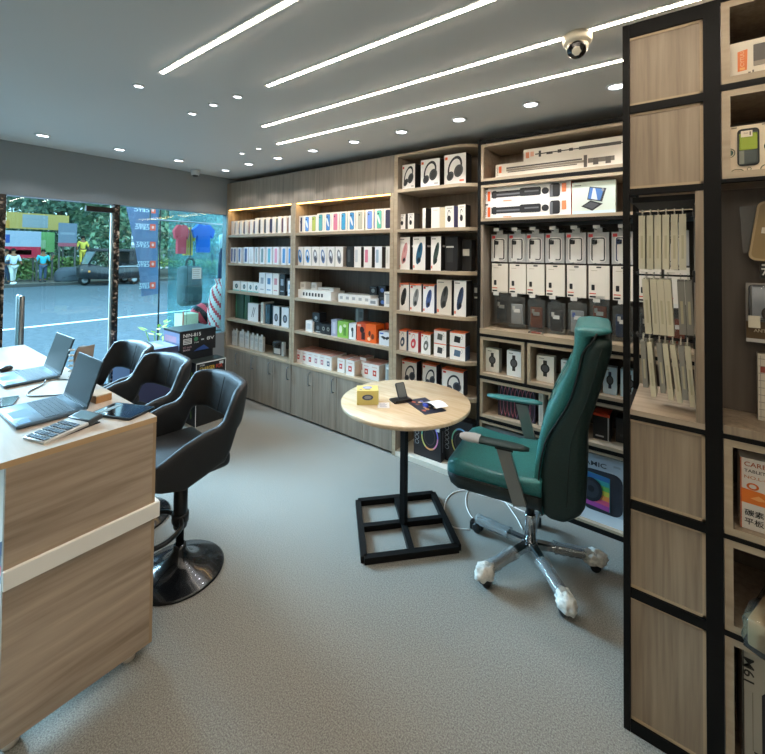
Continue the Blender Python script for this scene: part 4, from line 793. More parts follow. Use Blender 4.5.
m.box(-.1175+.01, -.107, -.0012, -.0004, .02, .25, hexm('#6f6a5e')); m.box(-.088, -.0865, -.0012, -.0004, .07, .25, hexm('#6f6a5e'))
m.poly([(-.066, -.0012, .05), (.09, -.0012, .05), (.09, -.0012, .27), (-.055, -.0012, .27), (-.066, -.0012, .255)], hexm('#24232a'))
m.box(-.1115, -.108, -.002, 0, 0, .37, hexm('#2a2824')); m.build('carton', t)
# white slim boxes hanging in the opening
for z in (1.868, 1.632, 1.397):
    rail = MB(po)
    for y in (PY+.10, PY+.135): rail.tube([(.024, y, z), (-.15, y, z), (-.154, y, z+.012)], .003, hexm('#1e1e20'), 6)
    rail.box(.018, .024, PY+.08, PY+.16, z-.02, z+.02, hexm('#1e1e20'))
    rail.build('hook_rail', PART)
SP = hexm('#cfc8ae'); SP2 = hexm('#8f8d84')
def slim(x, z, h, m_, lab, tilt=0, d=.11, y=PY+.07, wd=.0205, grp='slim boxes hanging in the partition opening'):
    o = thing('slim_box', lab, 'box', (x, y, z), 0, grp)
    T = Matrix.Translation((0, 0, h)) @ Matrix.Rotation(R(tilt), 4, 'Y') @ Matrix.Translation((0, 0, -h))
    m = MB(); m.box(-wd/2, wd/2, 0, d, 0, h, m_, T=T)
    m.add([T @ Vector(p) for p in ((-wd*.18, -.0006, h*.2), (wd*.18, -.0006, h*.2), (wd*.18, -.0006, h*.62), (-wd*.18, -.0006, h*.62))], [(0, 1, 2, 3)], hexm('#b9b293'))
    m.build('carton', o)
    MB().box(-.002, .002, d*.22, d*.62, h, h+.024, hexm('#c9c4b4')).build('hang_tab', o)
for i, x in enumerate((-.134, -.1085, -.0845, -.0605, -.035, -.011)): slim(x, 1.655, .2, SP, 'slim cream box, %s from the left in the top row of the opening' % ORD[i], 0)
for i, x in enumerate((-.124, -.100, -.0785, -.057)): slim(x, 1.415, .203, SP, 'slim cream box, %s from the left in the middle row of the opening' % ORD[i], -3, d=.13)
for i, x in enumerate((-.018, .004)): slim(x, 1.42, .195, SP2, 'slim grey box, %s of the pair at the right of the middle row' % ('left', 'right')[i], -2, y=PY+.10)
for i, (x, h, mm, tl) in enumerate([(-.132, .17, SP2, -3), (-.112, .2, SP, -4), (-.082, .18, SP2, -4), (-.064, .2, SP, -5), (-.042, .205, SP, -6), (-.018, .19, SP2, -4), (.001, .21, SP, -4)]):
    slim(x, 1.385-h, h, mm, 'slim %s box, %s from left in the lowest row of the opening' % ('cream' if mm is SP else 'grey', ORD[i]), tl, wd=.016, d=.09)

# ------------------------------------------------------------------ the counter and what lies on it
t = thing('counter_desk', 'wood veneered counter desk with a cream band around its end panel', 'desk', (-2.88, .57, 0)); o = t.location
DX0, DX1, DY0, DY1, DZ = -3.98, -1.822, .315, .815, .993
MB(o).box(DX0, DX1, DY0, DY1, DZ-.022, DZ, DESKT).box(DX1, DX1+.0015, DY0, DY1, DZ-.022, DZ, mat('#c9a67c', .45)).box(DX0, DX1, DY1, DY1+.0015, DZ-.022, DZ, mat('#c9a67c', .45)).build('desk_top', t)
MB(o).box(DX1-.025, DX1, DY0+.02, DY1-.012, .045, DZ-.022, DESKW).box(DX1-.025, DX1+.0005, DY1-.012, DY1, .045, DZ-.022, mat('#a88e70', .5)).build('end_panel', t)
MB(o).box(DX0+.02, DX1-.025, DY1-.022, DY1-.004, .045, DZ-.022, DESKW).build('front_panel', t)
MB(o).box(DX0, DX0+.025, DY0+.012, DY1, .045, DZ-.022, DESKW).build('end_panel', t)
MB(o).box(DX0+.03, DX1-.026, DY0+.03, DY1-.025, .44, .458, DESKT).build('inner_shelf', t)
MB(o).box(DX0+.03, DX1-.026, DY0+.02, DY0+.04, .05, .12, mat('#e8e5df', .4)).build('inner_plinth', t)
BAND = mat('#f8f3e8', .4)
MB(o).box(DX1, DX1+.014, DY0+.018, DY1+.016, .568, .632, BAND, .002, 1).box(DX0, DX1, DY1, DY1+.016, .568, .632, BAND).build('cream_band', t)
for x in (DX1-.05, DX0+.05):
    for y in (DY0+.06, DY1-.07):
        MB(o).lathe([(0, 0), (.024, 0), (.026, .01), (.02, .045), (0, .045)], mat('#cfc3b2', .5), (x, y, 0), 18).build('foot', t)
def laptop(x, y, rz, lab, lean=17, W=.30, D=.235):
    t = thing('laptop', lab, 'laptop', (x, y, DZ), R(rz))
    body = mat('#5d6f7b', .35, .55); dk = mat('#1c2226', .4)
    m = MB(); m.box(-W/2, W/2, -D, 0, .004, .017, body, .003); m.box(-W/2+.01, W/2-.01, -D+.01, -.01, 0, .004, dk); m.build('base', t)
    k = MB()
    for r_ in range(6):
        n = 14 if r_ < 5 else 8
        for c in range(n):
            w_ = (W-.03)/n
            k.box(-W/2+.015+c*w_+.0012, -W/2+.015+(c+1)*w_-.0012, -.035-r_*.0178-.0158, -.035-r_*.0178, .017, .0188, mat('#2d3b45', .5))
    k.build('keyboard', t)
    MB().box(-.055, .05, -D+.012, -D+.078, .017, .0175, mat('#6f828f', .3, .5)).build('touchpad', t)
    MB().box(W/2-.06, W/2-.015, -D+.012, -D+.05, .017, .0176, mat('#4f86b8', .4)).build('sticker', t)
    T = Matrix.Translation((0, -.002, .014)) @ Matrix.Rotation(R(-lean), 4, 'X')
    l = MB(); l.box(-W/2, W/2, 0, .006, 0, .205, mat('#2a3338', .4, .3), .002, 1, T=T); lid = l.build('lid', t)
    MB().box(-W/2+.006, W/2-.006, -.0012, 0, .018, .199, mat('#172025', .4, 0, .15), T=T).build('screen', lid)
    MB().box(-W/2+.02, W/2-.02, -.004, .006, -.004, .008, dk, T=T).build('hinge', t)
    return t
laptop(-2.255, .645, 1, 'open grey laptop nearer the counter corner, beside the calculator')
laptop(-2.935, .727, 1, 'open grey laptop farther along the counter toward the shop window')
# calculator
t = thing('calculator', 'silver desk calculator with tilted display beside the near laptop', 'calculator', (-1.962, .53, DZ), R(17)); t.scale = (.88, .92, .8)
Tc = Matrix.Rotation(R(5), 4, 'X')
m = MB(); m.box(-.07, .07, -.115, .06, .004, .022, mat('#c9cbc9', .35, .3), .005, T=Tc); m.box(-.066, .066, -.11, .11, 0, .006, mat('#2b2d30', .5)); m.build('body', t)
k = MB()
for r_ in range(5):
    for c in range(6):
        k.box(-.06+c*.0205, -.0445+c*.0205, -.107+r_*.029, -.087+r_*.029, .022, .0265, mat('#4d5c6a' if (c+r_) % 4 else '#2a3138', .5), T=Tc)
k.build('keys', t)
Td2 = Matrix.Translation((0, .058, .02)) @ Matrix.Rotation(R(13), 4, 'X')
m = MB(); m.box(-.07, .07, 0, .062, -.014, .012, mat('#3b4248', .35), .004, T=Td2); dd = m.build('display_hood', t)
MB().box(-.06, .06, .008, .054, .012, .0128, mat('#75929b', .15), T=Td2).build('display', dd)
# tablet
t = thing('tablet', 'black tablet lying on the front corner of the counter', 'tablet', (-1.985, .745, DZ), R(24))
m = MB(); m.prism([(x, y, .001) for x, y in rr_pts(0, 0, .215, .14, .012)], (0, 0, .009), mat('#14171b', .3)); m.build('body', t)
MB().prism([(x, y, .010) for x, y in rr_pts(0, 0, .2, .125, .006)], (0, 0, .0006), mat('#0d1116', .06)).build('screen', t)
MB().box(-.075, -.05, -.05, .05, .0108, .0116, mat('#9fb4bd', .25)).build('sticker', t)
t = thing('wooden_block', 'small flat wooden box on the counter behind the near laptop', 'box', (-2.24, .735, DZ), R(8))
MB().box(-.05, .05, -.035, .035, 0, .03, mat('#b98a58', .55), .002, 1).build('body', t); MB().box(-.05, .05, -.035, .035, .03, .036, mat('#ddc8ae', .5), .001, 1).build('lid', t)
t = thing('smartphone', 'dark smartphone at the left edge of the counter, in front of the laptops', 'phone', (-2.52, .455, DZ), R(-20))
m = MB(); m.prism([(x, y, 0) for x, y in rr_pts(0, 0, .15, .075, .01)], (0, 0, .008), mat('#20262a', .3)); m.build('body', t)
MB().prism([(x, y, .008) for x, y in rr_pts(0, 0, .143, .068, .007)], (0, 0, .0005), mat('#27333b', .08)).build('screen', t)
t = thing('computer_mouse', 'small black mouse at the far left edge of the counter', 'mouse', (-3.19, .575, DZ), R(30))
MB().ball((0, 0, .012), .03, BLACKM, (.75, 1.25, .6), 16).build('body', t); MB().ball((0, .02, .026), .006, STEEL, (.5, 1, .6), 10).build('wheel', t)
cb = MB().tube([(-3.16, .61, DZ+.004), (-3.08, .66, DZ+.004), (-2.99, .70, DZ+.004), (-2.94, .72, DZ+.004)], .003, BLACKM, 6).build('mouse_cable')
tag(cb, 'thin black cable running from the mouse behind the far laptop', 'cable')
def smooth(pts, n=8):
    P = [Vector(p) for p in pts]; P = [P[0]*2-P[1]]+P+[P[-1]*2-P[-2]]; o = []
    for i in range(1, len(P)-2):
        for k in range(n):
            s = k/n; a, b, c, d = P[i-1], P[i], P[i+1], P[i+2]
            o.append(.5*((2*b)+(c-a)*s+(2*a-5*b+4*c-d)*s*s+(3*b-a-3*c+d)*s**3))
    return o+[P[-2]]
cb = MB().tube(smooth([(-2.765, .66, DZ+.012), (-2.70, .63, DZ+.004), (-2.62, .56, DZ+.004), (-2.545, .545, DZ+.004), (-2.48, .60, DZ+.004), (-2.43, .655, DZ+.006)]), .0032, BLACKM, 6).build('charging_cable')
tag(cb, 'black cable looping between the two laptops on the counter', 'cable')
cb = MB().tube(smooth([(-2.77, .70, DZ+.006), (-2.70, .74, DZ+.004), (-2.60, .765, DZ+.004), (-2.50, .77, DZ+.004)]), .0032, BLACKM, 6).build('charging_cable')
tag(cb, 'black cable passing behind the near laptop screen on the counter', 'cable')
t = thing('desk_calendar', 'small standing desk calendar with curled pages behind the near laptop', 'calendar', (-2.56, .77, DZ), R(20)); t.scale = (1, .9, 1.35)
m = MB()
m.prism([(-.05, -.04, 0), (-.05, .04, 0), (-.02, .01, .15), (-.02, -.02, .15)], (.03, 0, 0), mat('#8b8077', .6)); m.build('stand', t)
for k in range(5):
    MB().box(-.018+.004*k, -.016+.004*k, -.055, .05, .01, .15-.008*k, mat(('#a79b90', '#7d736b')[k % 2], .6), T=Matrix.Rotation(R(12-4*k), 4, 'Y')).build('page', t)
m = MB()
for k in range(7):
    z = .02+.02*k; m.tube([(-.03+.014*math.cos(a), -.05+.012*math.sin(a), z) for a in [2*PI*q/10 for q in range(10)]], .0025, mat('#d9d4cc', .4), 6, closed=True)
m.build('rings', t)
# things kept inside the counter
t = thing('storage_box', 'dark box with red marks on the inner shelf of the counter', 'box', (-2.0, .43, .458))
MB().box(-.15, .13, -.06, .1, 0, .1, hexm('#2b3350')).box(-.13, .11, -.0608, -.06, .03, .06, RED).build('carton', t)

# ------------------------------------------------------------------ black swivel stools
def sgn(v): return -1 if v < 0 else 1
def make_stool(name='bar_stool', label='', loc=(0, 0, 0), rz=0):
    t = thing(name, label, 'stool', loc, rz, 'black swivel stools at the counter')
    MB().lathe([(0, 0), (.222, 0), (.224, .006), (.215, .013), (.15, .026), (.09, .05), (.05, .085), (.034, .12), (.03, .14), (0, .14)], mat('#14171a', .22, .3, .5, .4), seg=48).build('base', t)
    MB().lathe([(0, .13), (.02, .13), (.02, .40), (0, .40)], mat('#3d4043', .2, .9), seg=24).build('gas_piston', t)
    MB().lathe([(0, .23), (.033, .23), (.035, .24), (.035, .555), (0, .555)], BLACKM, seg=24).build('column', t)
    fr = MB()
    pts = [(-.035, -.01, .285), (-.10, -.04, .285), (-.15, -.12, .285), (-.15, -.2, .285), (-.10, -.255, .285), (0, -.27, .285), (.10, -.255, .285), (.15, -.2, .285), (.15, -.12, .285), (.10, -.04, .285), (.035, -.01, .285)]
    fr.tube(smooth(pts, 5), .012, BLACKM, 10); fr.lathe([(.036, .26), (.043, .262), (.043, .305), (.036, .307)], BLACKM, seg=20); fr.build('footrest', t)
    MB().box(-.09, .09, -.1, .1, .55, .572, BLACKM).build('seat_plate', t)
    s = MB(); s.box(-.235, .235, -.225, .165, .57, .66, LEATHER, .035, 4); s.build('seat', t)
    # wrap-around shell: arms rising into the back, open between seat and back pad
    path = []; W, Fy, By, rc = .262, -.20, .218, .12
    path.append((-W, Fy)); path.append((-W, -.10)); path.append((-W, 0)); path.append((-W, .07))
    for k in range(7):
        a = R(180-90*k/6); path.append((-W+rc+rc*math.cos(a), By-rc+rc*math.sin(a)))
    path += [(-.05, By+.004), (0, By+.006), (.05, By+.004)]
    for k in range(7):
        a = R(90-90*k/6); path.append((W-rc+rc*math.cos(a), By-rc+rc*math.sin(a)))
    path += [(W, .07), (W, 0), (W, -.10), (W, Fy)]
    L = [0]
    for i in range(1, len(path)): L.append(L[-1]+math.dist(path[i], path[i-1]))
    tot = L[-1]; rings = []
    def ss(a, b, x): x = max(0, min(1, (x-a)/(b-a))); return x*x*(3-2*x)
    n = len(path)
    for i, (x, y) in enumerate(path):
        u = abs(L[i]/tot-.5)*2           # 0 at the back centre, 1 at arm fronts
        top = .995-.015*ss(.0, .40, u)-.165*ss(.40, .56, u)-.045*ss(.6, .92, u)-.04*ss(.9, 1, u)
        bot = .565+.06*(1-ss(.52, .85, u))+.145*(1-ss(.40, .52, u))+.03*ss(.85, 1, u)
        th = .06-.02*u
        a = Vector(path[max(0, i-1)]); b2 = Vector(path[min(n-1, i+1)]); tg = (b2-a).normalized(); nr = Vector((tg.y, -tg.x))
        lean = .055*(1-ss(.2, .6, u))
        hh = (top-bot)/2; zc = (top+bot)/2; ring = []
        K = 16
        for k in range(K):
            an = 2*PI*k/K; cx_, cz_ = math.cos(an), math.sin(an)
            e = .5
            px_ = sgn(cx_)*abs(cx_)**.6*th/2; pz = sgn(cz_)*abs(cz_)**e*hh
            out = lean*(zc+pz-.75)/.25 if u < .6 else 0
            ring.append((x-nr.x*(px_)+0, y-nr.y*px_+out, zc+pz))
        rings.append(ring)
    def shrink(r, f, dy):
        c = sum((Vector(p) for p in r), Vector())/len(r); return [tuple(c+(Vector(p)-c)*f+Vector((0, dy, 0))) for p in r]
    rings = [shrink(rings[0], .55, -.03), shrink(rings[0], .85, -.022)]+rings+[shrink(rings[-1], .85, -.022), shrink(rings[-1], .55, -.03)]
    sh = MB().loft(rings, LEATHER); sh.build('armrest_shell', t)
    # padded back cushion seams
    p = MB(); p.tube([(0, .186+.055*(z-.75)/.25, z) for z in (.79, .84, .9, .95, .975)], .0025, mat('#0c0d0e', .5), 6); p.build('back_seam', t)
    return t
SD = [(-2.172, 1.105, -4, 'black leatherette swivel stool nearest the viewer, its round base in full view'), (-2.83, 1.125, 3, 'black leatherette swivel stool in the middle of the three at the counter'), (-3.44, 1.15, 3, 'black leatherette swivel stool farthest away, nearest the shop window')]
def copy_thing(r, label, loc, rz):
    c = r.copy(); COL.objects.link(c); c['label'] = label; c.location = loc; c.rotation_euler.z = rz
    for ch in list(r.children):
        k = ch.copy(); COL.objects.link(k); k.parent = c
        for g in ch.children:
            q2 = g.copy(); COL.objects.link(q2); q2.parent = k
    return c
st = make_stool('bar_stool', SD[0][3], (SD[0][0], SD[0][1], 0), R(SD[0][2]))
for x, y, a, lab in SD[1:]: copy_thing(st, lab, (x, y, 0), R(a))

# ------------------------------------------------------------------ round table and what lies on it
TX, TY, TZ = -1.425, 2.145, .782
t = thing('round_table', 'round pale oak table on a black square frame base', 'table', (TX, TY, 0)); o = t.location
MB().lathe([(0, TZ-.024), (.402, TZ-.024), (.405, TZ-.021), (.405, TZ-.003), (.402, TZ), (0, TZ)], TABLEW, seg=72).build('table_top', t)
MB().bar((.015, -.03, .03), (.015, -.03, TZ-.03), .036, .036, BLACK).build('post', t)
m = MB(); m.box(-.10, .13, -.145, .085, TZ-.031, TZ-.0245, BLACK); m.box(-.34, -.30, -.02, .02, TZ-.04, TZ-.0245, BLACK); m.build('mounting_plate', t)
bs = [Vector((-1.784, 2.119, 0)), Vector((-1.428, 2.512, 0)), Vector((-1.055, 2.149, 0)), Vector((-1.424, 1.749, 0))]
cc = sum(bs, Vector())/4; bs = [b-o for b in bs]; cc = cc-o
up = Vector((0, 0, .018)); m = MB()
for i in range(4):
    a, b2 = bs[i], bs[(i+1) % 4]; e = (b2-a).normalized()*.018
    m.bar(a+up-e*0, b2+up, .036, .036, BLACK)
m.build('base_frame', t)
m = MB(); m.bar((bs[0]+bs[1])/2+up, (bs[2]+bs[3])/2+up, .034, .034, BLACK); m.build('base_crossbar', t)
m = MB(); m.bar((bs[1]+bs[2])/2+up, (bs[3]+bs[0])/2+up, .034, .034, BLACK); m.build('base_crossbar', t)
# yellow box
t = thing('yellow_box', 'small yellow cardboard box with blue oval prints near the table edge', 'box', (-1.587, 1.965, TZ), R(41))
m = MB(); m.box(-.066, .066, -.05, .05, 0, .085, mat('#dfcf7d', .5))
do = []
vs = [Vector((.0+.034*math.cos(a), -.0506, .045+.017*math.sin(a))) for a in [2*PI*k/18 for k in range(18)]]; m.poly(vs, hexm('#3d4568'))
vs = [Vector((.0+.022*math.cos(a), -.051, .045+.010*math.sin(a))) for a in [2*PI*k/18 for k in range(18)]]; m.poly(vs, hexm('#8f97a5'))
vs = [Vector((.0+.03*math.cos(a), .01+.022*math.sin(a), .0856)) for a in [2*PI*k/18 for k in range(18)]]; m.poly(vs, hexm('#8d97d8'))
vs = [Vector((.0+.018*math.cos(a), .01+.012*math.sin(a), .0862)) for a in [2*PI*k/18 for k in range(18)]]; m.poly(vs, hexm('#c5cbe6'))
m.poly([(-.015, -.032, .0857), (.015, -.032, .0857), (.015, -.024, .0857), (-.015, -.024, .0857)], hexm('#3c3a34'))
m.poly([(-.05, -.03, .0857), (-.035, -.03, .0857), (-.035, -.022, .0857), (-.05, -.022, .0857)], hexm('#4b4fa0'))
m.poly([(-.066, -.0506, .0), (-.05, -.0506, .0), (-.066, -.0506, .02)], hexm('#c5b05c'))
m.build('carton', t)
t = thing('paper_slip', 'small white printed slip beside the yellow box', 'paper', (-1.475, 1.982, TZ), R(38))
m = MB(); m.box(-.036, .036, -.045, .045, 0, .0012, hexm('#f3f1ee'))
for k in range(4): m.box(-.024, .02-.008*(k % 2), -.03+.016*k, -.024+.016*k, .0012, .0016, hexm('#8b90b0'))
m.build('slip', t)
t = thing('phone_stand', 'black folding phone stand in the middle of the round table', 'stand', (-1.437, 2.115, TZ), R(62))
m = MB(); m.prism([(x, y, 0) for x, y in rr_pts(0, 0, .13, .085, .01)], (0, 0, .008), BLACKM); m.box(-.062, .05, -.05, -.042, .004, .02, BLACKM); m.build('foot', t)
Ts = Matrix.Translation((.01, -.015, .008)) @ Matrix.Rotation(R(-32), 4, 'X')
m = MB(); m.prism([Ts @ Vector((x, 0, z)) for x, z in rr_pts(0, .055, .064, .105, .008)], Ts.to_3x3() @ Vector((0, .007, 0)), mat('#23262a', .35)); sup = m.build('back_plate', t)
m = MB(); m.prism([Ts @ Vector((x, -.001, z)) for x, z in rr_pts(0, .06, .052, .085, .006)], Ts.to_3x3() @ Vector((0, .0008, 0)), mat('#5b605f', .5)); m.build('grip_pad', sup)
m = MB(); m.bar((.01, .012, .006), (.01, .035, .052), .03, .006, BLACKM); m.build('strut', t)
t = thing('leaflet', 'dark printed leaflet with a white flap lying on the round table', 'leaflet', (-1.262, 2.13, TZ), R(-6))
Tl = Matrix.Rotation(R(-22), 4, 'Z')
m = MB(); m.box(-.13, .11, -.075, .07, 0, .003, hexm('#262a3d'), T=Tl)
random.seed(3)
for k in range(9):
    x, y = random.uniform(-.11, .06), random.uniform(-.06, .04)
    m.poly([Tl @ Vector((x+.018*math.cos(a)*random.uniform(.5, 1.2), y+.013*math.sin(a), .0034+.0001*k)) for a in [2*PI*q/7 for q in range(7)]], hexm(random.choice(['#c08a5a', '#d8b98a', '#7c4a3c', '#5560a8', '#b55b44', '#e6cfa6'])))
m.build('printed_sheet', t)
m = MB()
rings = []
for k in range(7):
    u = k/6; z = .004+.03*math.sin(PI*u*.75)
    rings.append([Tl @ Vector((-.05+.16*u, .0, z)), Tl @ Vector((-.05+.16*u, .085, z)), Tl @ Vector((-.05+.16*u, .085, z+.0012)), Tl @ Vector((-.05+.16*u, .0, z+.0012))])
m.loft(rings, hexm('#edf1f6'), True, False); m.build('white_flap', t)
m = MB(); m.box(-.01, .03, -.02, -.002, .004, .02, hexm('#3040a0'), T=Tl); m.build('blue_fold', t)

# ------------------------------------------------------------------ green office chair
GX, GY, GR = -.73, 2.375, 9
t = thing('office_chair', 'dark green high-back office chair on a steel star base', 'chair', (GX, GY, 0), R(GR))
# local frame: the chair faces -x, its near side is -y
def curve(pts, z):
    for i in range(len(pts)-1):
        a, b2 = pts[i], pts[i+1]
        if a[1] <= z <= b2[1]: return a[0]+(b2[0]-a[0])*(z-a[1])/(b2[1]-a[1])
    return pts[0][0] if z < pts[0][1] else pts[-1][0]
def cr(pts, n=6):
    s = smooth([(p[0], 0, p[1]) for p in pts], n); return [(p.x, p.z) for p in s]
Fc = cr([(.085, .36), (.06, .50), (.065, .62), (.085, .76), (.115, .90), (.17, 1.03), (.222, 1.14), (.245, 1.24), (.252, 1.31)])
Pc = cr([(.10, .36), (.082, .46), (.085, .60), (.115, .76), (.165, .86), (.225, .98), (.262, 1.12), (.285, 1.23), (.345, 1.305)])
Rc = cr([(.22, .36), (.29, .43), (.305, .55), (.305, .70), (.312, .84), (.35, .99), (.39, 1.14), (.415, 1.25), (.41, 1.315)])
def hw(z): return .245-.012*max(0, (z-.95)/.4)-.02*max(0, (.55-z)/.2)
def sec(x0, x1, w, n=6, bul=.018):
    """rounded cross-section between x0 (front) and x1 (rear) at half width w; front slightly dished"""
    o = []
    r = min((x1-x0)*.48, .05)
    for (cx, cy, a0) in ((x1-r, w-r, 0), (x0+r, w-r, 90), (x0+r, -w+r, 180), (x1-r, -w+r, 270)):
        for k in range(n+1):
            a = R(a0+90*k/n); o.append((cx+r*math.cos(a), cy+r*math.sin(a)))
    return o
zs = [.375+(1.325-.375)*k/26 for k in range(27)]
rs = []; rt_ = []
for i, z in enumerate(zs):
    f_, p_, r_ = curve(Fc, z), curve(Pc, z), curve(Rc, z); w_ = hw(z)
    e = 1
    rs.append([(x, y, z) for x, y in sec(p_, max(r_, p_+.03), w_)])
    rt_.append([(x, y, z) for x, y in sec(f_, p_+.012, w_-.004)])
def capr(r, f, dz, dx=0):
    c = sum((Vector(p) for p in r), Vector())/len(r); return [tuple(c+Vector(((p[0]-c.x)*f, (p[1]-c.y)*(1-(1-f)*.3), dz))+Vector((dx, 0, 0))) for p in r]
rs = [capr(rs[0], .45, -.022), capr(rs[0], .8, -.014)]+rs[:-1]+[capr(rs[-2], .6, .008)]
zt = zs[-1]; ft, rt2 = curve(Fc, zt), curve(Rc, zt)
top1 = [(x, y, zt+.006) for x, y in sec(ft-.004, rt2+.006, hw(zt))]
rt_ = [capr(rt_[0], .5, -.012)]+rt_[:-2]+[[(x, y, zt-.022) for x, y in sec(ft-.004, ft+.075, hw(zt))], [(x, y, zt-.004) for x, y in sec(ft-.005, rt2-.01, hw(zt))], top1, capr(top1, .88, .012), capr(top1, .45, .02)]
MB().loft(rs, TEALD).build('back_shell', t)
bc = MB().loft(rt_, TEAL).build('back_cushion', t)
for sgn_ in (-1, 1):
    pts = [(curve(Pc, z)+.004, sgn_*(hw(z)+.001), z) for z in zs]
    MB().tube(pts, .0045, mat('#0a0f0e', .5), 8).build('piping', t)
    pts = [(curve(Pc, z)+(curve(Rc, z)-curve(Pc, z))*.62, sgn_*(hw(z)+.0005), z) for z in zs[2:-2]]
    MB().tube(pts, .0028, mat('#0c1d1a', .6), 6).build('shell_seam', t)
MB().tube([(curve(Fc, z)-.001, 0, z) for z in zs[5:-6]], .002, mat('#164a49', .6), 6).build('cushion_seam', bc)
for z in (.76, .95): MB().tube([(curve(Fc, z)-.0015, y, z) for y in (-.17, -.08, 0, .08, .17)], .002, mat('#164a49', .6), 6).build('cushion_seam', bc)
# seat
up_ = [(-.395, .505), (-.385, .545), (-.34, .565), (-.24, .56), (-.12, .548), (0, .545), (.09, .555)]
sr = []; sb = []
xs = [-.41, -.405, -.385, -.34, -.27, -.18, -.09, 0, .08, .10]
for x in xs:
    tp = {-.41: .505, -.405: .528, -.385: .548, -.34: .563}.get(x, .563-.02*math.sin(PI*(x+.34)/.44)) 
    md = {-.41: .478, -.405: .472}.get(x, .476+.012*0)
    w_ = {-.41: .20, -.405: .225, -.385: .25}.get(x, .262)
    ring = []
    r = .03
    for (cy, cz, a0, ry, rz_) in ((w_-r, tp-.022, 0, r, .022), (-w_+r, tp-.022, 90, r, .022), ):
        for k in range(6):
            a = R(a0+90*k/5); ring.append((x, cy+ry*math.cos(a), cz+rz_*math.sin(a)))
    ring += [(x, -w_, md), (x, -w_+.02, md-.004), (x, w_-.02, md-.004), (x, w_, md)]
    sr.append(ring)
    bt = {-.41: .458, -.405: .435, -.385: .41}.get(x, .395+.02*max(0, x))
    sb.append([(x, w_*.99, md+.004), (x, -w_*.99, md+.004), (x, -w_*.985, (md+bt)/2), (x, -w_*.9, bt), (x, -w_*.5, bt-.004), (x, w_*.5, bt-.004), (x, w_*.9, bt), (x, w_*.985, (md+bt)/2)])
MB().loft(sr, TEAL).build('seat', t)
MB().loft(sb, mat('#0c1a18', .5)).build('seat_shell', t)
wl = [(x, -(.262 if x > -.385 else .25 if x > -.4 else .21)-.001, .476) for x in (-.405, -.385, -.34, -.2, 0, .1)]
MB().tube(wl, .004, mat('#0a0f0e', .5), 6).build('piping', t)
MB().tube([(x, -.13, .556-.02*math.sin(PI*(x+.34)/.44)+.0035) for x in (-.34, -.2, -.1, 0, .06)], .002, mat('#164a49', .6), 6).build('seat_seam', t)
# arms
def arm(sy, z, xo, wrapd):
    a = thing.__call__ if 0 else None
    rings = []
    for k in range(11):
        u = k/10; x = -.30+.345*u+xo; w_ = .036*(1-abs(2*u-1)**4*.6); h_ = .016*(1-abs(2*u-1)**6*.5)
        zz = z+.008*math.cos(PI*u)*-.3
        rings.append([(x, sy*.285+w_*math.cos(2*PI*j/14), zz+h_*math.sin(2*PI*j/14)) for j in range(14)])
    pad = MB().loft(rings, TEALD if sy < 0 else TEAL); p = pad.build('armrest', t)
    s = MB(); s.bar((-.085+xo, sy*.287, z-.012), (.0+xo*.5, sy*.275, .42), .066, .022, mat('#8f9290', .28, .85)); s.build('arm_bracket', t)
    MB().box(-.12+xo, -.03+xo, sy*.285-.024, sy*.285+.024, z-.02, z-.011, BLACKM).build('arm_plate', t)
    if wrapd:
        rings = []
        for k in range(7):
            u = k/6; x = -.312+.11*u+xo
            rings.append([(x, sy*.285+(.041*(.5+.5*min(1, u*4)))*math.cos(2*PI*j/12)+random.uniform(-.002, .002), z+(.020*(.5+.5*min(1, u*4)))*math.sin(2*PI*j/12)+random.uniform(-.002, .002)) for j in range(12)])
        MB().loft(rings, glassy('shiny_wrap', '#f0f4f4', alpha=('#eef0f0', .45), rough=.12), False).build('plastic_wrap', p)
arm(-1, .715, .0, True); arm(1, .765, -.0, False)
# column, mechanism, star base with wrapped feet
bx, by = Vector((-.70, 2.32, 0))-Vector((GX, GY, 0)), 0
ro = Matrix.Rotation(R(-GR), 3, 'Z'); bc3 = ro @ Vector((bx.x, bx.y, 0))
MB().box(bc3.x-.10, bc3.x+.14, bc3.y-.06, bc3.y+.10, .362, .396, BLACKM, .01).build('mechanism', t)
MB().lathe([(0, .10), (.03, .10), (.03, .26), (.027, .27), (0, .27)], CHROME, (bc3.x, bc3.y, 0), 24).build('gas_cylinder', t)
MB().lathe([(0, .26), (.023, .26), (.023, .37), (0, .37)], BLACKM, (bc3.x, bc3.y, 0), 20).build('column_sleeve', t)
MB().lathe([(0, .075), (.04, .075), (.045, .09), (.045, .115), (.034, .125), (0, .125)], CHROME, (bc3.x, bc3.y, 0), 24).build('hub', t)
WRAP = noise_mat('white_foam_wrap', 45, [(.3, '#b9b5ab'), (.7, '#e8e4da')], rough=.6, bump=.6)
FILM = glassy('protective_film', '#eef2f2', alpha=('#dfe2e0', .2), rough=.15)
random.seed(11)
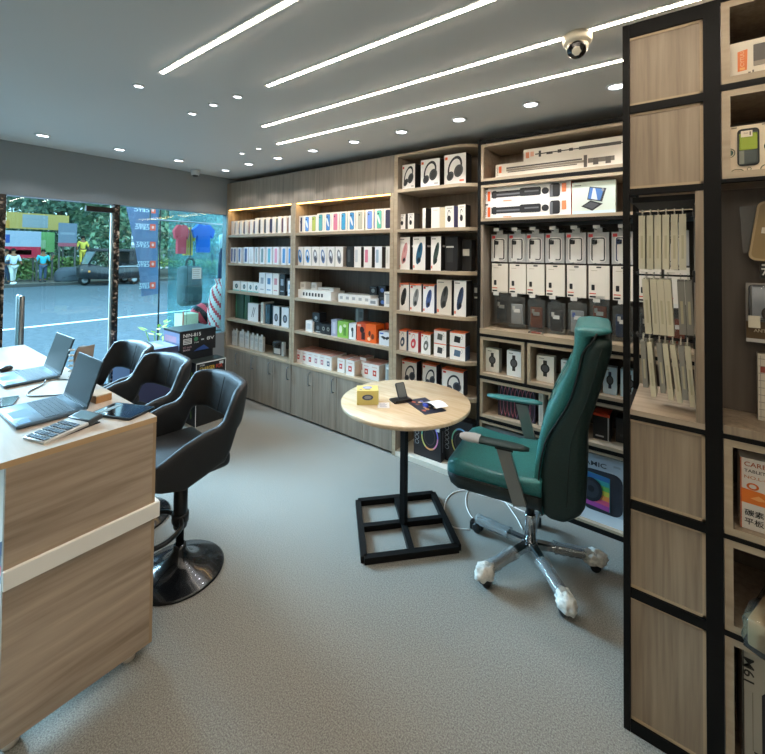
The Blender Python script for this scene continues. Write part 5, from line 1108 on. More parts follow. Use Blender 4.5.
for i, ang in enumerate((246, 315, 28, 100, 171)):
    a = R(ang-GR); dv = Vector((math.cos(a), math.sin(a), 0)); nv = Vector((-dv.y, dv.x, 0)); rr_ = .335
    rings = []
    for k in range(7):
        u = k/6; c = bc3+dv*(.035+(rr_-.035)*u)+Vector((0, 0, .105-.028*u)); w_ = .024-.006*u; h_ = .017-.005*u
        rings.append([c+nv*w_*x+Vector((0, 0, h_*z)) for x, z in ((1, .6), (.6, 1), (-.6, 1), (-1, .6), (-1, -1), (1, -1))])
    lg = MB().loft(rings, CHROME, True, False).build('star_leg', t)
    if i != 3:
        rings = []
        for k in range(11):
            u = .3+.72*k/10; c = bc3+dv*(.035+(rr_-.035)*u)+Vector((0, 0, .105-.028*u)); w_ = .033 if k not in (0,) else .04
            rings.append([c+nv*(w_*math.cos(2*PI*j/12)*random.uniform(.88, 1.12))+Vector((0, 0, .028*math.sin(2*PI*j/12)*random.uniform(.85, 1.1))) for j in range(12)])
        MB().loft(rings, FILM, False).build('plastic_film', lg)
        if i in (0, 1, 2):
            bm = bmesh.new(); bmesh.ops.create_icosphere(bm, subdivisions=3, radius=1)
            c = bc3+dv*(rr_+.0)+Vector((0, 0, .068))
            for v in bm.verts:
                q2 = v.co.copy(); k = 1+.16*math.sin(q2.x*7+i)*math.sin(q2.y*6+1.3*i)+.1*math.sin(q2.z*11+i)
                v.co = c+dv*q2.x*.062*k+nv*q2.y*.042*k+Vector((0, 0, q2.z*.042*k))
            MB().addbm(bm, WRAP, True).build('foam_wrap', lg)
    c = bc3+dv*rr_
    cs = MB()
    for sgn_ in (-1, 1):
        Tw = Matrix.Translation(c+nv*.016*sgn_+Vector((0, 0, .028))) @ nv.to_track_quat('Z', 'Y').to_matrix().to_4x4()
        cs.lathe([(0, -.009), (.024, -.009), (.028, -.006), (.028, .006), (.024, .009), (0, .009)], BLACKM, seg=18, T=Tw)
    cs.tube([c+Vector((0, 0, .03)), c+Vector((0, 0, .085))], .01, BLACKM, 8); cs.build('caster', lg)
# white cable and plug on the carpet
cab = thing('charger_cable', 'white charging cable looped on the carpet with a black plug beside the chair', 'cable', (-1.06, 2.40, 0))
pts = [(-.80, 2.93, .003), (-.76, 2.80, .003), (-.86, 2.74, .003), (-1.04, 2.765, .003), (-1.17, 2.74, .003), (-1.25, 2.745, .003), (-1.33, 2.66, .003), (-1.335, 2.53, .003), (-1.26, 2.37, .003), (-1.17, 2.315, .003), (-1.08, 2.35, .004)]
MB(cab.location).tube(smooth(pts), .0035, WHITE, 6).build('cord', cab)
pts = [(-1.04, 2.42, .012), (-1.14, 2.49, .003), (-1.22, 2.6, .003), (-1.26, 2.74, .003), (-1.18, 2.83, .003), (-1.03, 2.78, .003), (-.9, 2.66, .003), (-.82, 2.56, .003)]
MB(cab.location).tube(smooth(pts), .003, WHITE, 6).build('cord', cab)
MB(cab.location).box(-1.085, -1.035, 2.365, 2.405, 0, .05, BLACKM, .006).build('plug', cab)

# ------------------------------------------------------------------ boxes stacked by the window
t = thing('speaker_carton', 'black carton with pale lettering, topmost of the stack by the window', 'box', (-4.17, 2.185, .692))
m = MB(); m.box(-.17, .17, -.19, .19, 0, .22, hexm('#17181c')); X = .1706
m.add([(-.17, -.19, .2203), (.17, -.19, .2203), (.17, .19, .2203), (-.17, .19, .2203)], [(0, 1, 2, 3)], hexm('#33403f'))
def tx(s_, y, z, h_, c, w_=None): m.text(s_, (X, y, z), (0, 1, 0), (0, 0, 1), h_, hexm(c), align='LEFT', w=w_)
tx('NIN-815', -.155, .172, .036, '#e8ebea', .18); 
m.poly([(X, -.155, .085), (X, -.07, .085), (X, -.07, .14), (X, -.155, .14)], hexm('#d7dbdc'))
for k in range(3): m.poly([(X+.0004, -.147, .094+.015*k), (X+.0004, -.08, .094+.015*k), (X+.0004, -.08, .102+.015*k), (X+.0004, -.147, .102+.015*k)], hexm('#3a3d42'))
m.poly([(X, -.025+.022*math.cos(a), .125+.022*math.sin(a)) for a in [2*PI*q/14 for q in range(14)]], hexm('#3f8a63'))
tx('TWS', -.045, .09, .014, '#c9d0cf', .05); tx('8V', .09, .115, .034, '#d9dddd', .085); m.poly([(X, .03, .105), (X, .06, .105), (X, .06, .118), (X, .03, .118)], hexm('#c9cfd0'))
tx('15 inch', -.155, .055, .02, '#b48f96', .085); tx('BASS', -.155, .028, .018, '#c9b6bb', .07)
m.poly([(X, -.05, .004), (X, .12, .004), (X, .06, .055), (X, .0, .03)], hexm('#2b4a8c'))
m.poly([(-.165, -.1906, .03), (.165, -.1906, .03), (.165, -.1906, .2), (-.165, -.1906, .2)], hexm('#8b93b0'))
m.poly([(-.14, -.191, .1), (.1, -.191, .1), (.1, -.191, .16), (-.14, -.191, .16)], hexm('#c08fa0'))
for k in range(6): m.poly([(-.15+.05*k, -.1912, .045), (-.125+.05*k, -.1912, .045), (-.125+.05*k, -.1912, .065), (-.15+.05*k, -.1912, .065)], hexm('#3d4668'))
m.build('carton', t)
t = thing('speaker_carton', 'black carton with white edges and coloured lettering, lower right of the window stack', 'box', (-3.905, 2.224, 0)); t.scale = (.5, .72, 1.175)
m = MB(); m.box(-.185, .185, -.22, .22, 0, .525, hexm('#1a1d1f')); X = .1856
for a in ((-.22, -.212, 0, .525), (.212, .22, 0, .525), (-.22, .22, .515, .525)): m.poly([(X, a[0], a[2]), (X, a[1], a[2]), (X, a[1], a[3]), (X, a[0], a[3])], hexm('#e9ecec'))
tx('X-TREME', -.17, .50, .012, '#dfe3e3', .07); 
for k, (s_, c) in enumerate((('CHARGER', '#d8b23f'), ('FOR', '#d04f3a'))): tx(s_, -.17+.24*k, .468, .034, c, .22 if k == 0 else .1)
tx('KARAOKE', -.17, .424, .032, '#8fbf4d', .22); tx('POWER', -.17, .38, .03, '#c9a83c', .16)
m.poly([(X, .12, .48), (X, .18, .48), (X, .18, .505), (X, .12, .505)], hexm('#c9cfcf'))
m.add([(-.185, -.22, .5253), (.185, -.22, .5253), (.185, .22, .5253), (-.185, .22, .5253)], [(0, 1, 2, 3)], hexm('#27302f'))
m.poly([(.02+.05*math.cos(a), -.2206, .25+.2*math.sin(a)) for a in [2*PI*q/18 for q in range(18)]], hexm('#6f8f4a')); m.poly([(.03+.035*math.cos(a), -.2212, .25+.17*math.sin(a)) for a in [2*PI*q/18 for q in range(18)]], hexm('#22282a'))
m.build('carton', t)
t = thing('speaker_carton', 'dark blue carton left of the black boxes, behind the middle stool', 'box', (-4.19, 1.765, 0)); t.scale = (1, 1, 1.07)
m = MB(); m.box(-.19, .19, -.215, .215, 0, .73, hexm('#3b3f5c')); X = .1906
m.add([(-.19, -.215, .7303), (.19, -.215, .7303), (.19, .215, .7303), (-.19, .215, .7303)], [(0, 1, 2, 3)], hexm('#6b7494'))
m.poly([(-.1, -.1, .7308), (.1, -.1, .7308), (.1, .12, .7308), (-.1, .12, .7308)], hexm('#a5b6c9'))
tx('TWS', -.17, .63, .022, '#b3ac72', .07); tx('PARTY', -.17, .585, .018, '#7a7f92', .1)
m.poly([(X, .08, .62), (X, .17, .62), (X, .17, .67), (X, .08, .67)], hexm('#a9b0bd')); m.poly([(X, -.16, .1), (X, .16, .1), (X, .16, .5), (X, -.16, .5)], hexm('#33375a'))
m.build('carton', t)
t = thing('speaker_carton', 'dark carton under the topmost black carton, mostly hidden behind the others', 'box', (-4.185, 2.19, 0))
m = MB(); m.box(-.16, .16, -.17, .17, 0, .692, hexm('#22252a')); m.build('carton', t)

# ------------------------------------------------------------------ outside the shop front
ROADM = noise_mat('matte_asphalt', 9, [(.3, '#4c555b'), (.7, '#596268')], rough=1, bump=.15); ROADM.node_tree.nodes['Principled BSDF'].inputs['Specular IOR Level'].default_value = 0  # plain matte grey with no gloss, tone tuned for overall brightness
FS = 1.22
def zr(x): return -.012+max(0, min(1, (-5.4-x)/19.0))*.03
def fz(z): return 1.7+(z-1.7)*FS
m = MB(); m.add([(-4.68, -40, -.012), (-4.68, 50, -.012), (-5.4, 50, -.012), (-5.4, -40, -.012), (-24.4, -30, .018), (-24.4, 40, .018)], [(0, 1, 2, 3), (3, 2, 5, 4)], ROADM)
struct(m.build('road'), 'grey asphalt road outside the shop front', 'road')
m = MB()
for k in range(1): m.add([(-11.6, -30, zr(-11.6)+.004), (-11.75, -30, zr(-11.75)+.004), (-11.75, 40, zr(-11.75)+.004), (-11.6, 40, zr(-11.6)+.004)], [(0, 1, 2, 3)], mat('#dfe4dc', .6))
struct(m.build('lane_line'), 'thin white line painted along the road', 'road marking')
struct(MB().box(-24.75, -24.4, -40, 50, -.05, .15, mat('#4a4946', .9)).build('kerb_strip'), 'grey kerb along the far side of the road', 'kerb')
PAVE = noise_mat('sandy_pavement', 3, [(.3, '#4b4840'), (.7, '#5d594e')], rough=.95, bump=.1)
m = MB(); m.add([(-24.75, -40, .146), (-24.75, 50, .146), (-75, 50, .2), (-75, -40, .2)], [(0, 1, 2, 3)], PAVE); struct(m.build('pavement'), 'pale pavement on the far side of the road', 'pavement')
GZ = .146
def lm(h): return mat(h, .8, 0, .2)
def tree(name, lab, x, y, z0, z1, rx, ry, n, cols, trunk=True, group=None, leaf=.3, seed=1, cat='tree'):
    x, y, rx, ry, leaf = x*FS, y*FS, rx*FS, ry*FS, leaf*FS; z0, z1 = fz(z0), fz(z1)
    rd = random.Random(seed); t = thing(name, lab, cat, (x, y, GZ), 0, group); h0, h1 = z0-GZ, z1-GZ
    if cat in ('hedge', 'trees'): h0 = 0
    if trunk:
        k = MB(); k.tube([(0, 0, 0), (.1, .05, h0*.6), (0, 0, h0+.5), (.2, -.1, (h0+h1)/2)], [.22, .18, .16, .08], lm('#4a4038'), 8)
        for q in range(4):
            a = rd.uniform(0, 6.28); k.tube([(0, 0, h0), (rx*.3*math.cos(a), ry*.3*math.sin(a), (h0+h1)*.5), (rx*.6*math.cos(a), ry*.6*math.sin(a), h0+(h1-h0)*.65)], [.1, .07, .03], lm('#4a4038'), 6)
        k.build('trunk', t)
    c = MB(); blobs = [(rd.uniform(-.7, .7)*rx, rd.uniform(-.75, .75)*ry, h0+(h1-h0)*rd.uniform(.12, .88), rd.uniform(.28, .5)) for _ in range(16 if cat != 'trees' else 60)]
    for q in range(n):
        bx_, by_, bz, br = rd.choice(blobs)
        u = Vector((rd.gauss(0, 1), rd.gauss(0, 1), rd.gauss(0, 1))).normalized()*rd.uniform(.5, 1)**.5
        p = Vector((bx_+u.x*rx*br, by_+u.y*ry*br, bz+u.z*(h1-h0)*br*.55))
        a = Vector((rd.gauss(0, 1), rd.gauss(0, 1), rd.gauss(0, 1))).normalized(); b2 = a.cross(Vector((rd.gauss(0, 1), rd.gauss(0, 1), 1))).normalized(); s = leaf*rd.uniform(.6, 1.3)
        c.add([p-a*s*.5, p+b2*s*.25, p+a*s*.5, p-b2*s*.25], [(0, 1, 2, 3)], lm(cols[rd.randrange(len(cols))]))
    c.build('crown', t); return t
G1 = ['#5d7d6b', '#6f9179', '#82a188', '#527065']; G2 = ['#6d947a', '#87a985', '#9bb593', '#5d806d']
tree('leafy_tree', 'broad tree whose foliage hangs over the hoardings at the left', -24.5, 3.4, 2.9, 7.6, 2.6, 4.2, 7500, G1, seed=2, group='trees across the road')
tree('leafy_tree', 'dense green tree rising behind the auto rickshaw', -24.0, 9.6, 1.6, 7.4, 2.4, 2.6, 7500, G2, seed=5, group='trees across the road')
tree('leafy_tree', 'tree across the road seen just right of the grey flag', -23.0, 13.4, 1.2, 7.2, 2.2, 2.2, 6500, G1, seed=8, group='trees across the road')
tree('leafy_tree', 'tree across the road seen through the glass beside the shelving', -22, 18.6, 1.2, 7.4, 2.4, 3.4, 7500, G2, seed=9, group='trees across the road')
tree('leafy_tree', 'tall dim tree farther back above the yellow figure', -30, 7.6, 4.0, 9.4, 2.5, 4.2, 5200, G1, seed=12, group='trees across the road', leaf=.4)
tree('tree_line', 'continuous dark line of trees far behind the hoardings and rickshaw', -32, 10, 1.0, 8.2, 2.5, 16, 16000, G1, False, seed=21, leaf=.5, cat='trees')['kind'] = 'stuff'
tree('hedge', 'low hedge of bushes behind the people across the road', -22.4, 4.4, .5, 1.7, .6, 2.6, 2600, ['#5c7d4e', '#7d9a5a', '#8fae6b'], False, seed=14, leaf=.2, cat='hedge')
tree('hedge', 'dark bushes behind the covered vehicle and yellow figure', -23.2, 7.0, .5, 2.4, .7, 1.6, 2400, ['#33503f', '#466449', '#9fb59f'], False, seed=15, leaf=.22, cat='hedge')
tree('hedge', 'yellow green bushes along the far pavement right of the flag', -21.6, 13.0, .4, 1.3, .7, 3.4, 2400, ['#7d9a55', '#a3ad5c', '#56794c'], False, seed=16, leaf=.2, cat='hedge')
# hoardings
def board(name, lab, y0, y1, z0, z1, x, parts, posts=True):
    x, y0, y1, z0, z1 = x*FS, y0*FS, y1*FS, fz(z0), fz(z1)
    t = thing(name, lab, 'sign', (x, (y0+y1)/2, GZ)); w_ = (y1-y0)/2
    m = MB(); m.box(-.03, 0, -w_, w_, z0-GZ, z1-GZ, lm(parts[0]))
    for q in parts[1:]:
        a, b2, c, d_, col = q; m.poly([(.004, -w_+2*w_*a, z0-GZ+(z1-z0)*c), (.004, -w_+2*w_*b2, z0-GZ+(z1-z0)*c), (.004, -w_+2*w_*b2, z0-GZ+(z1-z0)*d_), (.004, -w_+2*w_*a, z0-GZ+(z1-z0)*d_)], lm(col))
    m.build('panel', t)
    if posts:
        for s in (-.85, .85): MB().box(-.06, -.031, s*w_-.04, s*w_+.04, 0, z1-GZ-.05, lm('#5a5a58')).build('post', t)
    return t
b = board('hoarding', 'white and red hoarding behind the people at the left', 3.35, 4.85, 1.4, 2.5, -21.5, ['#8f9aa8', (0, 1, 0, .42, '#a8283c'), (.05, .35, .55, .85, '#2f4a86'), (.1, .8, .12, .3, '#e9b9c2')])
b = board('hoarding', 'green hoarding right of the white and red one', 4.65, 5.4, 1.65, 2.5, -21.9, ['#6d9a60', (.2, .6, .2, .6, '#93ad84')])
b = board('hoarding', 'long yellow and grey signboard high under the tree', 3.5, 6.0, 2.62, 3.3, -22.3, ['#a38c50', (.36, .7, .1, .9, '#7d868a'), (0, .2, 0, .5, '#a87c38')])
b = board('hoarding', 'grey upright signboard left of the yellow figure', 5.35, 6.0, 1.9, 2.9, -21.2, ['#66717e', (0, 1, 0, .15, '#944f5b'), (.1, .9, .5, .6, '#7d8791')])
b = board('hoarding', 'small stacked orange and white signs beside the marble post', 8.05, 8.75, 1.9, 3.1, -20.9, ['#8c9499', (0, 1, .62, .92, '#e08a5a'), (0, 1, .1, .2, '#e6ecee'), (0, 1, .35, .45, '#dfe6ea')])
# people (one skinned surface each, clothes as children)
def skin_obj(name, J, E, rad, m, parent=None, sub=1):
    me = bpy.data.meshes.new(name); me.from_pydata(J, E, []); o = bpy.data.objects.new(name, me); COL.objects.link(o)
    sk = o.modifiers.new('skin', 'SKIN'); sk.use_smooth_shade = True
    for i, v in enumerate(me.skin_vertices[0].data): v.radius = (rad[i], rad[i]); v.use_root = (i == 0)
    sb_ = o.modifiers.new('sub', 'SUBSURF'); sb_.levels = sb_.render_levels = sub
    dg = bpy.context.evaluated_depsgraph_get(); m2 = bpy.data.meshes.new_from_object(o.evaluated_get(dg)); bpy.data.objects.remove(o); bpy.data.meshes.remove(me)
    m2.materials.clear(); m2.materials.append(m); o = bpy.data.objects.new(name, m2); COL.objects.link(o); o.parent = parent
    return o
def person(lab, loc, rz, shirt, trousers, shoes, h=1.66, arms=((.3, .1, 1.05), (-.3, .1, 1.05)), hands=None, stride=.1, skirt=None):
    t = thing('person', lab, 'person', loc, R(rz)); k = h/1.7
    sh = 1.40*k; hp = .90*k
    eL, eR = [(s*.27*k, .02, 1.12*k) for s in (1, -1)]; hL, hR = hands or ((.30*k, .08, .88*k), (-.30*k, .08, .88*k))
    J = [(0, 0, hp), (0, 0, 1.15*k), (0, 0, sh), (0, .0, 1.49*k), (0, .01, 1.60*k), (0, .01, 1.68*k),
         (.18*k, 0, sh-.02), eL, hL, (-.18*k, 0, sh-.02), eR, hR,
         (.09*k, 0, hp-.06), (.10*k, stride*.4+.02, .48*k), (.10*k, stride*.5, .07), (.10*k, stride*.5+.13, .035),
         (-.09*k, 0, hp-.06), (-.10*k, -stride*.4+.02, .48*k), (-.10*k, -stride*.5, .07), (-.10*k, -stride*.5+.13, .035)]
    E = [(0, 1), (1, 2), (2, 3), (3, 4), (4, 5), (2, 6), (6, 7), (7, 8), (2, 9), (9, 10), (10, 11), (0, 12), (12, 13), (13, 14), (14, 15), (0, 16), (16, 17), (17, 18), (18, 19)]
    rad = [.12, .12, .10, .05, .095, .075, .06, .042, .035, .06, .042, .035, .08, .055, .042, .035, .08, .055, .042, .035]
    skin_obj('body', J, E, [r*k for r in rad], lm('#8a6248'), t)
    hr = MB(); hr.ball((0, -.015, 1.645*k), .108*k, lm('#17130f'), (.95, 1, .95), 14); hr.build('hair', t)
    eJ = lambda a, b2, f: tuple(Vector(a)*(1-f)+Vector(b2)*f)
    SJ = [(0, 0, hp-.03), (0, 0, 1.15*k), (0, 0, sh), (.18*k, 0, sh-.02), eL, eJ(eL, hL, .1), (-.18*k, 0, sh-.02), eR, eJ(eR, hR, .1)]
    skin_obj('shirt', SJ, [(0, 1), (1, 2), (2, 3), (3, 4), (4, 5), (2, 6), (6, 7), (7, 8)], [r*k for r in (.15, .145, .12, .078, .06, .055, .078, .06, .055)], lm(shirt), t)
    TJ = [(0, 0, hp+.02), J[12], J[13], eJ(J[13], J[14], .85), J[16], J[17], eJ(J[17], J[18], .85)]
    skin_obj('trousers', TJ, [(0, 1), (1, 2), (2, 3), (0, 4), (4, 5), (5, 6)], [r*k for r in (.135, .1, .075, .062, .1, .075, .062)], lm(trousers), t)
    for j in (14, 18):
        x, y, z = J[j]; MB().box(x-.05, x+.05, y-.08, y+.2, 0, .09, lm(shoes), .03).build('shoe', t)
    return t
person('person in white with pale trousers and white shoes standing on the far pavement', (-25.0, 4.65, GZ), -80, '#c9d6e2', '#b9c0b9', '#e8ecee', 1.62, hands=((.25, .30, 1.1), (-.28, .12, .9)), stride=.35)
person('person in dark blue clothes partly hidden behind the one in white', (-25.5, 4.5, GZ), -60, '#3a5570', '#27394d', '#20262c', 1.6, stride=.5)
person('person in a turquoise top and dark trousers reaching out on the far pavement', (-25.7, 5.9, GZ), -100, '#3fb3c4', '#48586f', '#3a3f44', 1.6, hands=((.36, .25, 1.25), (-.42, .18, 1.35)), stride=.25)
fig = person('yellow robed figure raised on a post above the covered vehicle', (-26.4, 7.75, .95), -90, '#d8c455', '#cdb84c', '#b5a13f', 1.55, stride=.05)
MB().box(-.12, .12, -.12, .12, GZ-.95, 0, lm('#4b5350')).build('pedestal', fig)
# covered vehicle
t = thing('covered_vehicle', 'low vehicle under a dark grey cover, left of the auto rickshaw', 'vehicle', (-25.5, 6.95, GZ))
bm = bmesh.new(); bmesh.ops.create_uvsphere(bm, u_segments=24, v_segments=14, radius=1); rd = random.Random(4)
for v in bm.verts:
    s = lambda q, e: math.copysign(abs(q)**e, q)
    v.co = Vector((s(v.co.x, .7)*.55, s(v.co.y, .6)*.62, max(0, .12+s(v.co.z, .7)*.62)+0))+Vector((rd.uniform(-.015, .015), rd.uniform(-.015, .015), 0))
MB().addbm(bm, lm('#4b525a'), True).build('cover', t)
MB().tube([(.5, -.45, .2), (.56, 0, .32), (.5, .45, .2)], .015, lm('#2a2e33'), 6).build('strap', t)
# auto rickshaw, facing -y
t = thing('auto_rickshaw', 'black three-wheeled auto rickshaw parked along the far kerb', 'vehicle', (-23.6, 8.15, zr(-23.6))); t.scale = (1.1, 1.1, 1.1)
BK = mat('#25282c', .3, 0, .5, .3); BK2 = mat('#1a1c1f', .6)
def xs_(y, pts): return [(x, y, z) for x, z in pts]
m = MB()
prof = lambda w_, z0, z1: [(-w_, z0), (w_, z0), (w_, z0+(z1-z0)*.5), (w_*.94, z1), (-w_*.94, z1), (-w_, z0+(z1-z0)*.5)]
m.loft([xs_(-1.28, prof(.2, .42, .75)), xs_(-1.2, prof(.34, .34, .92)), xs_(-.9, prof(.48, .3, .98)), xs_(-.55, prof(.56, .28, .86)), xs_(-.1, prof(.62, .28, .78)), xs_(.6, prof(.65, .28, .95)), xs_(1.25, prof(.65, .3, 1.0)), xs_(1.4, prof(.55, .38, .95))], BK, True, True); m.build('body', t)
m = MB(); m.loft([[(x, y, z) for x, z in ((-.6, 1.52), (.6, 1.52), (.5, 1.66), (-.5, 1.66))] for y in (-.80, -.3, .5, 1.2)]+[[(-.55, 1.38, 1.35), (.55, 1.38, 1.35), (.45, 1.5, 1.55), (-.45, 1.5, 1.55)]], BK2, True, True)
m.box(-.62, .62, .55, 1.38, .95, 1.55, BK2); m.build('canopy', t)
m = MB()
for s in (-1, 1):
    m.tube([(s*.46, -1.02, .95), (s*.56, -.78, 1.56)], .025, BK, 6); m.tube([(s*.62, .1, .8), (s*.6, .1, 1.56)], .022, BK, 6)
m.build('roof_posts', t)
MB().add([(-.44, -1.03, .97), (.44, -1.03, .97), (.54, -.81, 1.52), (-.54, -.81, 1.52)], [(0, 1, 2, 3)], glassy('rickshaw_windscreen', '#b9cdd2', alpha=('#9fb4bb', .35))).build('windscreen', t)
for lab, x, y in (('front', 0, -1.02), ('rear', .56, .78), ('rear', -.56, .78)):
    Tw = Matrix.Translation((x, y, .23)) @ Matrix.Rotation(R(90), 4, 'Y')
    w_ = MB().lathe([(0, -.06), (.15, -.06), (.22, -.045), (.23, 0), (.22, .045), (.15, .06), (0, .06)], lm('#1b1c1d'), seg=24, T=Tw).build('wheel', t)
    MB().lathe([(0, -.066), (.1, -.066), (.12, -.062), (.12, .062), (.1, .066), (0, .066)], mat('#8d9295', .4, .6), seg=20, T=Tw).build('hub', w_)
MB().tube(smooth([(.58, .48, .32), (.6, .6, .5), (.6, .78, .56), (.6, .96, .5), (.58, 1.08, .32)], 4), .03, mat('#8d9499', .4), 6).build('mudguard', t)
MB().ball((.26, -1.18, .72), .08, mat('#e8c79a', .2), (1, .6, 1), 12).build('headlamp', t); MB().ball((-.26, -1.18, .72), .08, mat('#e8c79a', .2), (1, .6, 1), 12).build('headlamp', t)
MB().box(.40, .47, -1.02, -.95, .6, .68, mat('#e8963f', .3)).build('indicator', t)
MB().box(-.5, .5, .25, .5, .6, 1.0, lm('#2c2c30'), .05).build('passenger_seat', t); MB().box(.652, .66, -.1, 1.2, .84, .87, mat('#b9bfc3', .4)).build('side_stripe', t)
# street pole and flag
t = thing('sign_pole', 'slim white pole on the far pavement right of the flag', 'pole', (-25.4, 15.4, GZ))
MB().lathe([(0, 0), (.05, 0), (.045, 2.3), (0, 2.3)], lm('#dfe6e6'), seg=12).build('pole', t); MB().box(-.02, .02, -.45, .35, 2.2, 2.28, lm('#cfd8d8')).build('crossbar', t)
t = thing('feather_flag', 'grey feather flag with repeated white and orange marks outside the window', 'flag', (-5.6, 2.49, -.012))
F1 = lm('#64708a'); m = MB(); fx = lambda u, v: .02*math.sin(v*5+u*2)
NV = 14; vs = []; fs = []
for i in range(NV+1):
    v = i/NV; z = 1.16+v*1.5; yl = -.20-.24*min(1, v*1.15)**1.2; yr = -.005
    for j in range(9): u = j/8; vs.append((fx(u, v), yl+(yr-yl)*u, z-.02*(1-u)*(1-v)))
for i in range(NV):
    for j in range(8): fs.append((i*9+j, i*9+j+1, (i+1)*9+j+1, (i+1)*9+j))
m.add(vs, fs, F1, True); m.add([tuple(Vector(p)+Vector((-.003, 0, 0))) for p in vs], fs, F1, True)
cl = m.build('banner', t)
m = MB()
for zc, yo in ((1.27, .0), (1.55, -.005), (1.80, -.01), (2.03, -.014), (2.255, -.018)):
    x = .024
    m.poly([(x+.004, -.115+yo, zc-.038), (x+.004, -.045+yo, zc-.038), (x+.004, -.045+yo, zc+.045), (x+.004, -.115+yo, zc+.045)], lm('#f0604a'))
    m.poly([(x+.006, -.08+yo+.016*math.cos(a), zc+.004+.02*math.sin(a)) for a in [2*PI*q/10 for q in range(10)]], lm('#f4b7aa'))
    w_ = .12 if zc < 1.4 else .145+.05*(zc-1.5)
    m.text('TOSY', (x+.005, -.122+yo-w_/2, zc+.028), (0, -1, 0), (0, 0, 1), .03, lm('#e9eef2'), w=w_, d=-.0)
    m.text('CETC', (x+.005, -.122+yo-w_/2, zc-.012), (0, -1, 0), (0, 0, 1), .036, lm('#e9eef2'), w=w_, d=-.0)
m.build('printed_marks', cl)
MB().tube([(0, .01, 0), (0, .012, 1.2), (0, .012, 2.9)], [.012, .010, .007], lm('#2a2e30'), 8).build('pole', t)
MB().lathe([(0, 0), (.16, 0), (.16, .02), (.02, .05), (.016, .3), (0, .3)], lm('#25282a'), (0, .01, 0), 18).build('base', t)
# plant at the foot of the flag
t = thing('potted_plant', 'small yellow green plant outside the glass beside the flag pole', 'plant', (-5.0, 2.235, -.012))
MB().lathe([(0, 0), (.09, 0), (.12, .2), (.11, .22), (0, .2)], lm('#7a5a45'), seg=18).build('pot', t)
rd = random.Random(5); m = MB(); s_ = MB()
for k in range(38):
    a = rd.uniform(0, 6.28); r_ = rd.uniform(.02, .18); z = rd.uniform(.45, .86); p = Vector((r_*math.cos(a), r_*math.sin(a), z)); d_ = Vector((math.cos(a), math.sin(a), rd.uniform(-.2, .6))).normalized(); n = d_.cross(Vector((0, 0, 1))).normalized()*.025
    m.add([p, p+d_*.045+n, p+d_*.11, p+d_*.045-n], [(0, 1, 2, 3)], lm(rd.choice(['#b5cf5e', '#9fc05a', '#c9d86a'])))
    if k % 5 == 0: s_.tube([(0, 0, .2), p*.6+Vector((0, 0, .15)), p], .005, lm('#7d8f4a'), 5)
m.build('leaves', t); s_.build('stems', t)
# neighbour's goods standing on a ledge behind the glass
struct(MB().box(-5.27, -4.69, 2.42, 3.6, -.012, .74, mat('#8d9496', .8)).build('trim_3'), 'grey outdoor ledge below the right window pane', 'ledge')
struct(MB().box(-5.27, -5.255, 2.46, 3.6, .74, 2.6, GLASS2).build('window_3'), 'bluish glass case panes outside the right window', 'window')
LZ = .74
t = thing('backpack', 'dark grey green backpack hanging behind the glass with a paper notice before it', 'bag', (-5.0, 2.60, 1.03))
m = MB(); m.box(-.09, .09, -.14, .15, 0, .50, lm('#54696c'), .07, 4); b_ = m.build('body', t); MB().box(.08, .12, -.1, .11, .05, .26, lm('#4a5f62'), .03, 3).build('front_pocket', t)
MB().tube(smooth([(0, -.05, .48), (0, -.03, .58), (0, .04, .58), (0, .06, .48)], 5), .014, lm('#3c4b4e'), 6).tube([(0, .005, .58), (0, .005, 1.05)], .006, lm('#3c4b4e'), 6).build('handle', t)
t = thing('paper_notice', 'small pale blue paper notice taped on the window glass', 'paper', (-4.575, 2.44, 1.46)); t.location = (WX-.017, 2.46, 1.46)
m = MB(); m.box(0, .001, -.05, .06, -.07, .06, hexm('#bfe0ea'))
for k in range(5): m.box(.001, .0014, -.04, .045-.01*(k % 2), .035-.022*k, .041-.022*k, hexm('#7f9fb0'))
m.build('sheet', t)
def shirt(lab, loc, c, w_=.2, h_=.36, rz=0, extra=None):
    t = thing('hanging_shirt', lab, 'shirt', loc, rz); m = MB()
    out = [(-w_/2, 0), (w_/2, 0), (w_/2, h_*.62), (w_*.72, h_*.5), (w_*.9, h_*.8), (w_*.45, h_), (.12*w_, h_), (0, h_*.95), (-.12*w_, h_), (-w_*.45, h_), (-w_*.9, h_*.8), (-w_*.72, h_*.5), (-w_/2, h_*.62)]
    m.prism([(.03, y, z) for y, z in out], (-.06, 0, 0), lm(c)); m.build('shirt', t, bevel=.01)
    MB().tube([(0, -w_*.4, h_*.97), (0, 0, h_+.03), (0, w_*.4, h_*.97)], .006, lm('#3b3b3b'), 6).tube(smooth([(0, 0, h_+.03), (0, .02, h_+.08), (0, -.01, h_+.1)], 4), .004, STEEL, 6).build('hanger', t)
    return t
shirt('bright blue shirt hanging behind the right window glass', (-5.0, 2.77, 1.70), '#2a6cc4', .17, .36)
shirt('red and yellow shirt hanging left of the blue one behind the glass', (-5.03, 2.50, 1.68), '#c9525e', .11, .36)
shirt('yellow shirt hanging between the red and blue shirts behind the glass', (-5.1, 2.62, 1.66), '#d6c05a', .11, .36)
t = thing('merchandise_rail', 'thin steel rail carrying the shirts behind the right window', 'rail', (-5.0, 2.6, 2.08))
MB().tube([(0, -.48, 0), (0, .9, 0)], .01, STEEL, 8).build('rail', t); MB().tube([(0, -.48, 0), (0, -.48, .3)], .008, STEEL, 8).tube([(0, .9, 0), (0, .9, .3)], .008, STEEL, 8).build('brackets', t)
t = thing('goods_box', 'small cream box with a red edge on the ledge behind the glass', 'box', (-4.98, 2.56, LZ))
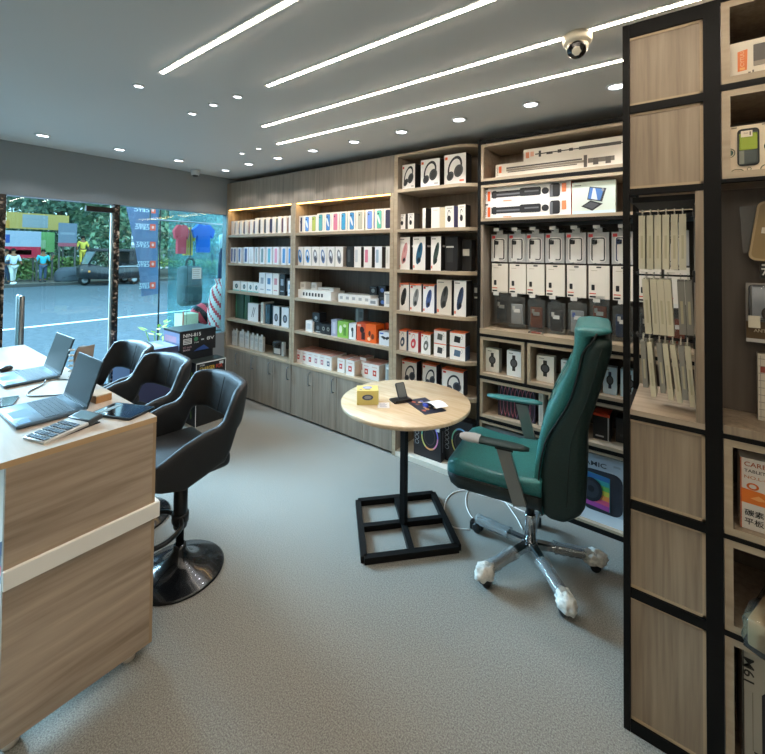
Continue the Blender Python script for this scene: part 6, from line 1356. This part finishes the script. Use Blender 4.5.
m = MB(); m.box(-.1, .1, -.1, .10, 0, .20, lm('#c9c7a8')); m.box(.1, .101, -.1, -.085, 0, .24, lm('#d0574f')); m.box(.1, .101, -.07, .1, .03, .06, lm('#a36a5c')); m.build('carton', t)
t = thing('striped_ball', 'red and black striped ball lying on the ledge behind the glass', 'ball', (-5.1, 2.83, LZ+.15))
bm = bmesh.new(); bmesh.ops.create_uvsphere(bm, u_segments=28, v_segments=18, radius=.15); m = MB()
bm.verts.index_update(); V = [v.co.copy() for v in bm.verts]; Tb = Matrix.Rotation(R(35), 3, 'X')
i0 = len(m.v); m.v += [Tb @ p for p in V]
for f in bm.faces:
    c = f.calc_center_median(); m.f.append([v.index for v in f.verts]); m.m.append(m.mi(lm('#e0505c') if math.sin(c.y*52) > 0 else lm('#26282c'))); m.sm.append(True)
bm.free(); m.build('ball', t)
t = thing('striped_sack', 'tall white sack with slanting red stripes on the ledge beside the shelving', 'sack', (-4.83, 2.92, LZ))
m = MB(); K = 22; prof = [(.12, 0), (.15, .05), (.16, .2), (.15, .35), (.12, .5), (.06, .56), (.08, .62)]
fine = []
for i in range(len(prof)-1):
    for k in range(5): u = k/5; fine.append((prof[i][0]*(1-u)+prof[i+1][0]*u, prof[i][1]*(1-u)+prof[i+1][1]*u))
fine.append(prof[-1]); K = 40
base_i = len(m.v)
for r_, z in fine:
    for k in range(K): m.v.append(Vector((r_*.7*math.cos(2*PI*k/K), r_*math.sin(2*PI*k/K), z)))
for i in range(len(fine)-1):
    for k in range(K):
        m.f.append([i*K+k, i*K+(k+1) % K, (i+1)*K+(k+1) % K, (i+1)*K+k]); m.m.append(m.mi(lm('#d9505a') if ((k/K*9+fine[i][1]*7) % 1) < .36 else lm('#e4e2dc'))); m.sm.append(True)
m.build('sack', t)
t = thing('tall_bottle', 'slim dark and pale bottle-like item standing behind the striped sack', 'bottle', (-5.12, 3.12, LZ))
MB().lathe([(0, .5), (.05, .5), (.06, .7), (.05, .95), (.03, 1.02), (0, 1.02)], lm('#39465a'), seg=16).build('body', t); MB().lathe([(0, 1.02), (.045, 1.02), (.05, 1.2), (0, 1.22)], lm('#c9d9d6'), seg=16).build('cap', t); MB().lathe([(0, 0), (.09, 0), (.06, .5), (0, .5)], lm('#b98a4a'), seg=16).build('stand', t)
# building across, far behind the trees
t = thing('far_building', 'pale building glimpsed far behind the trees', 'building', (-58, 12, .19))
MB().box(-3, 3, -22, 24, 0, 4.2, lm('#a9b3b5')).build('wall', t)
MB().box(-3.2, 3.2, -22.2, 24.2, 4.2, 4.5, lm('#8d9496')).build('roof', t)
for k in range(10): MB().box(3.0, 3.03, -20+4.4*k, -18.4+4.4*k, 1.4, 2.8, mat('#5d6a70', .2)).build('window', t)
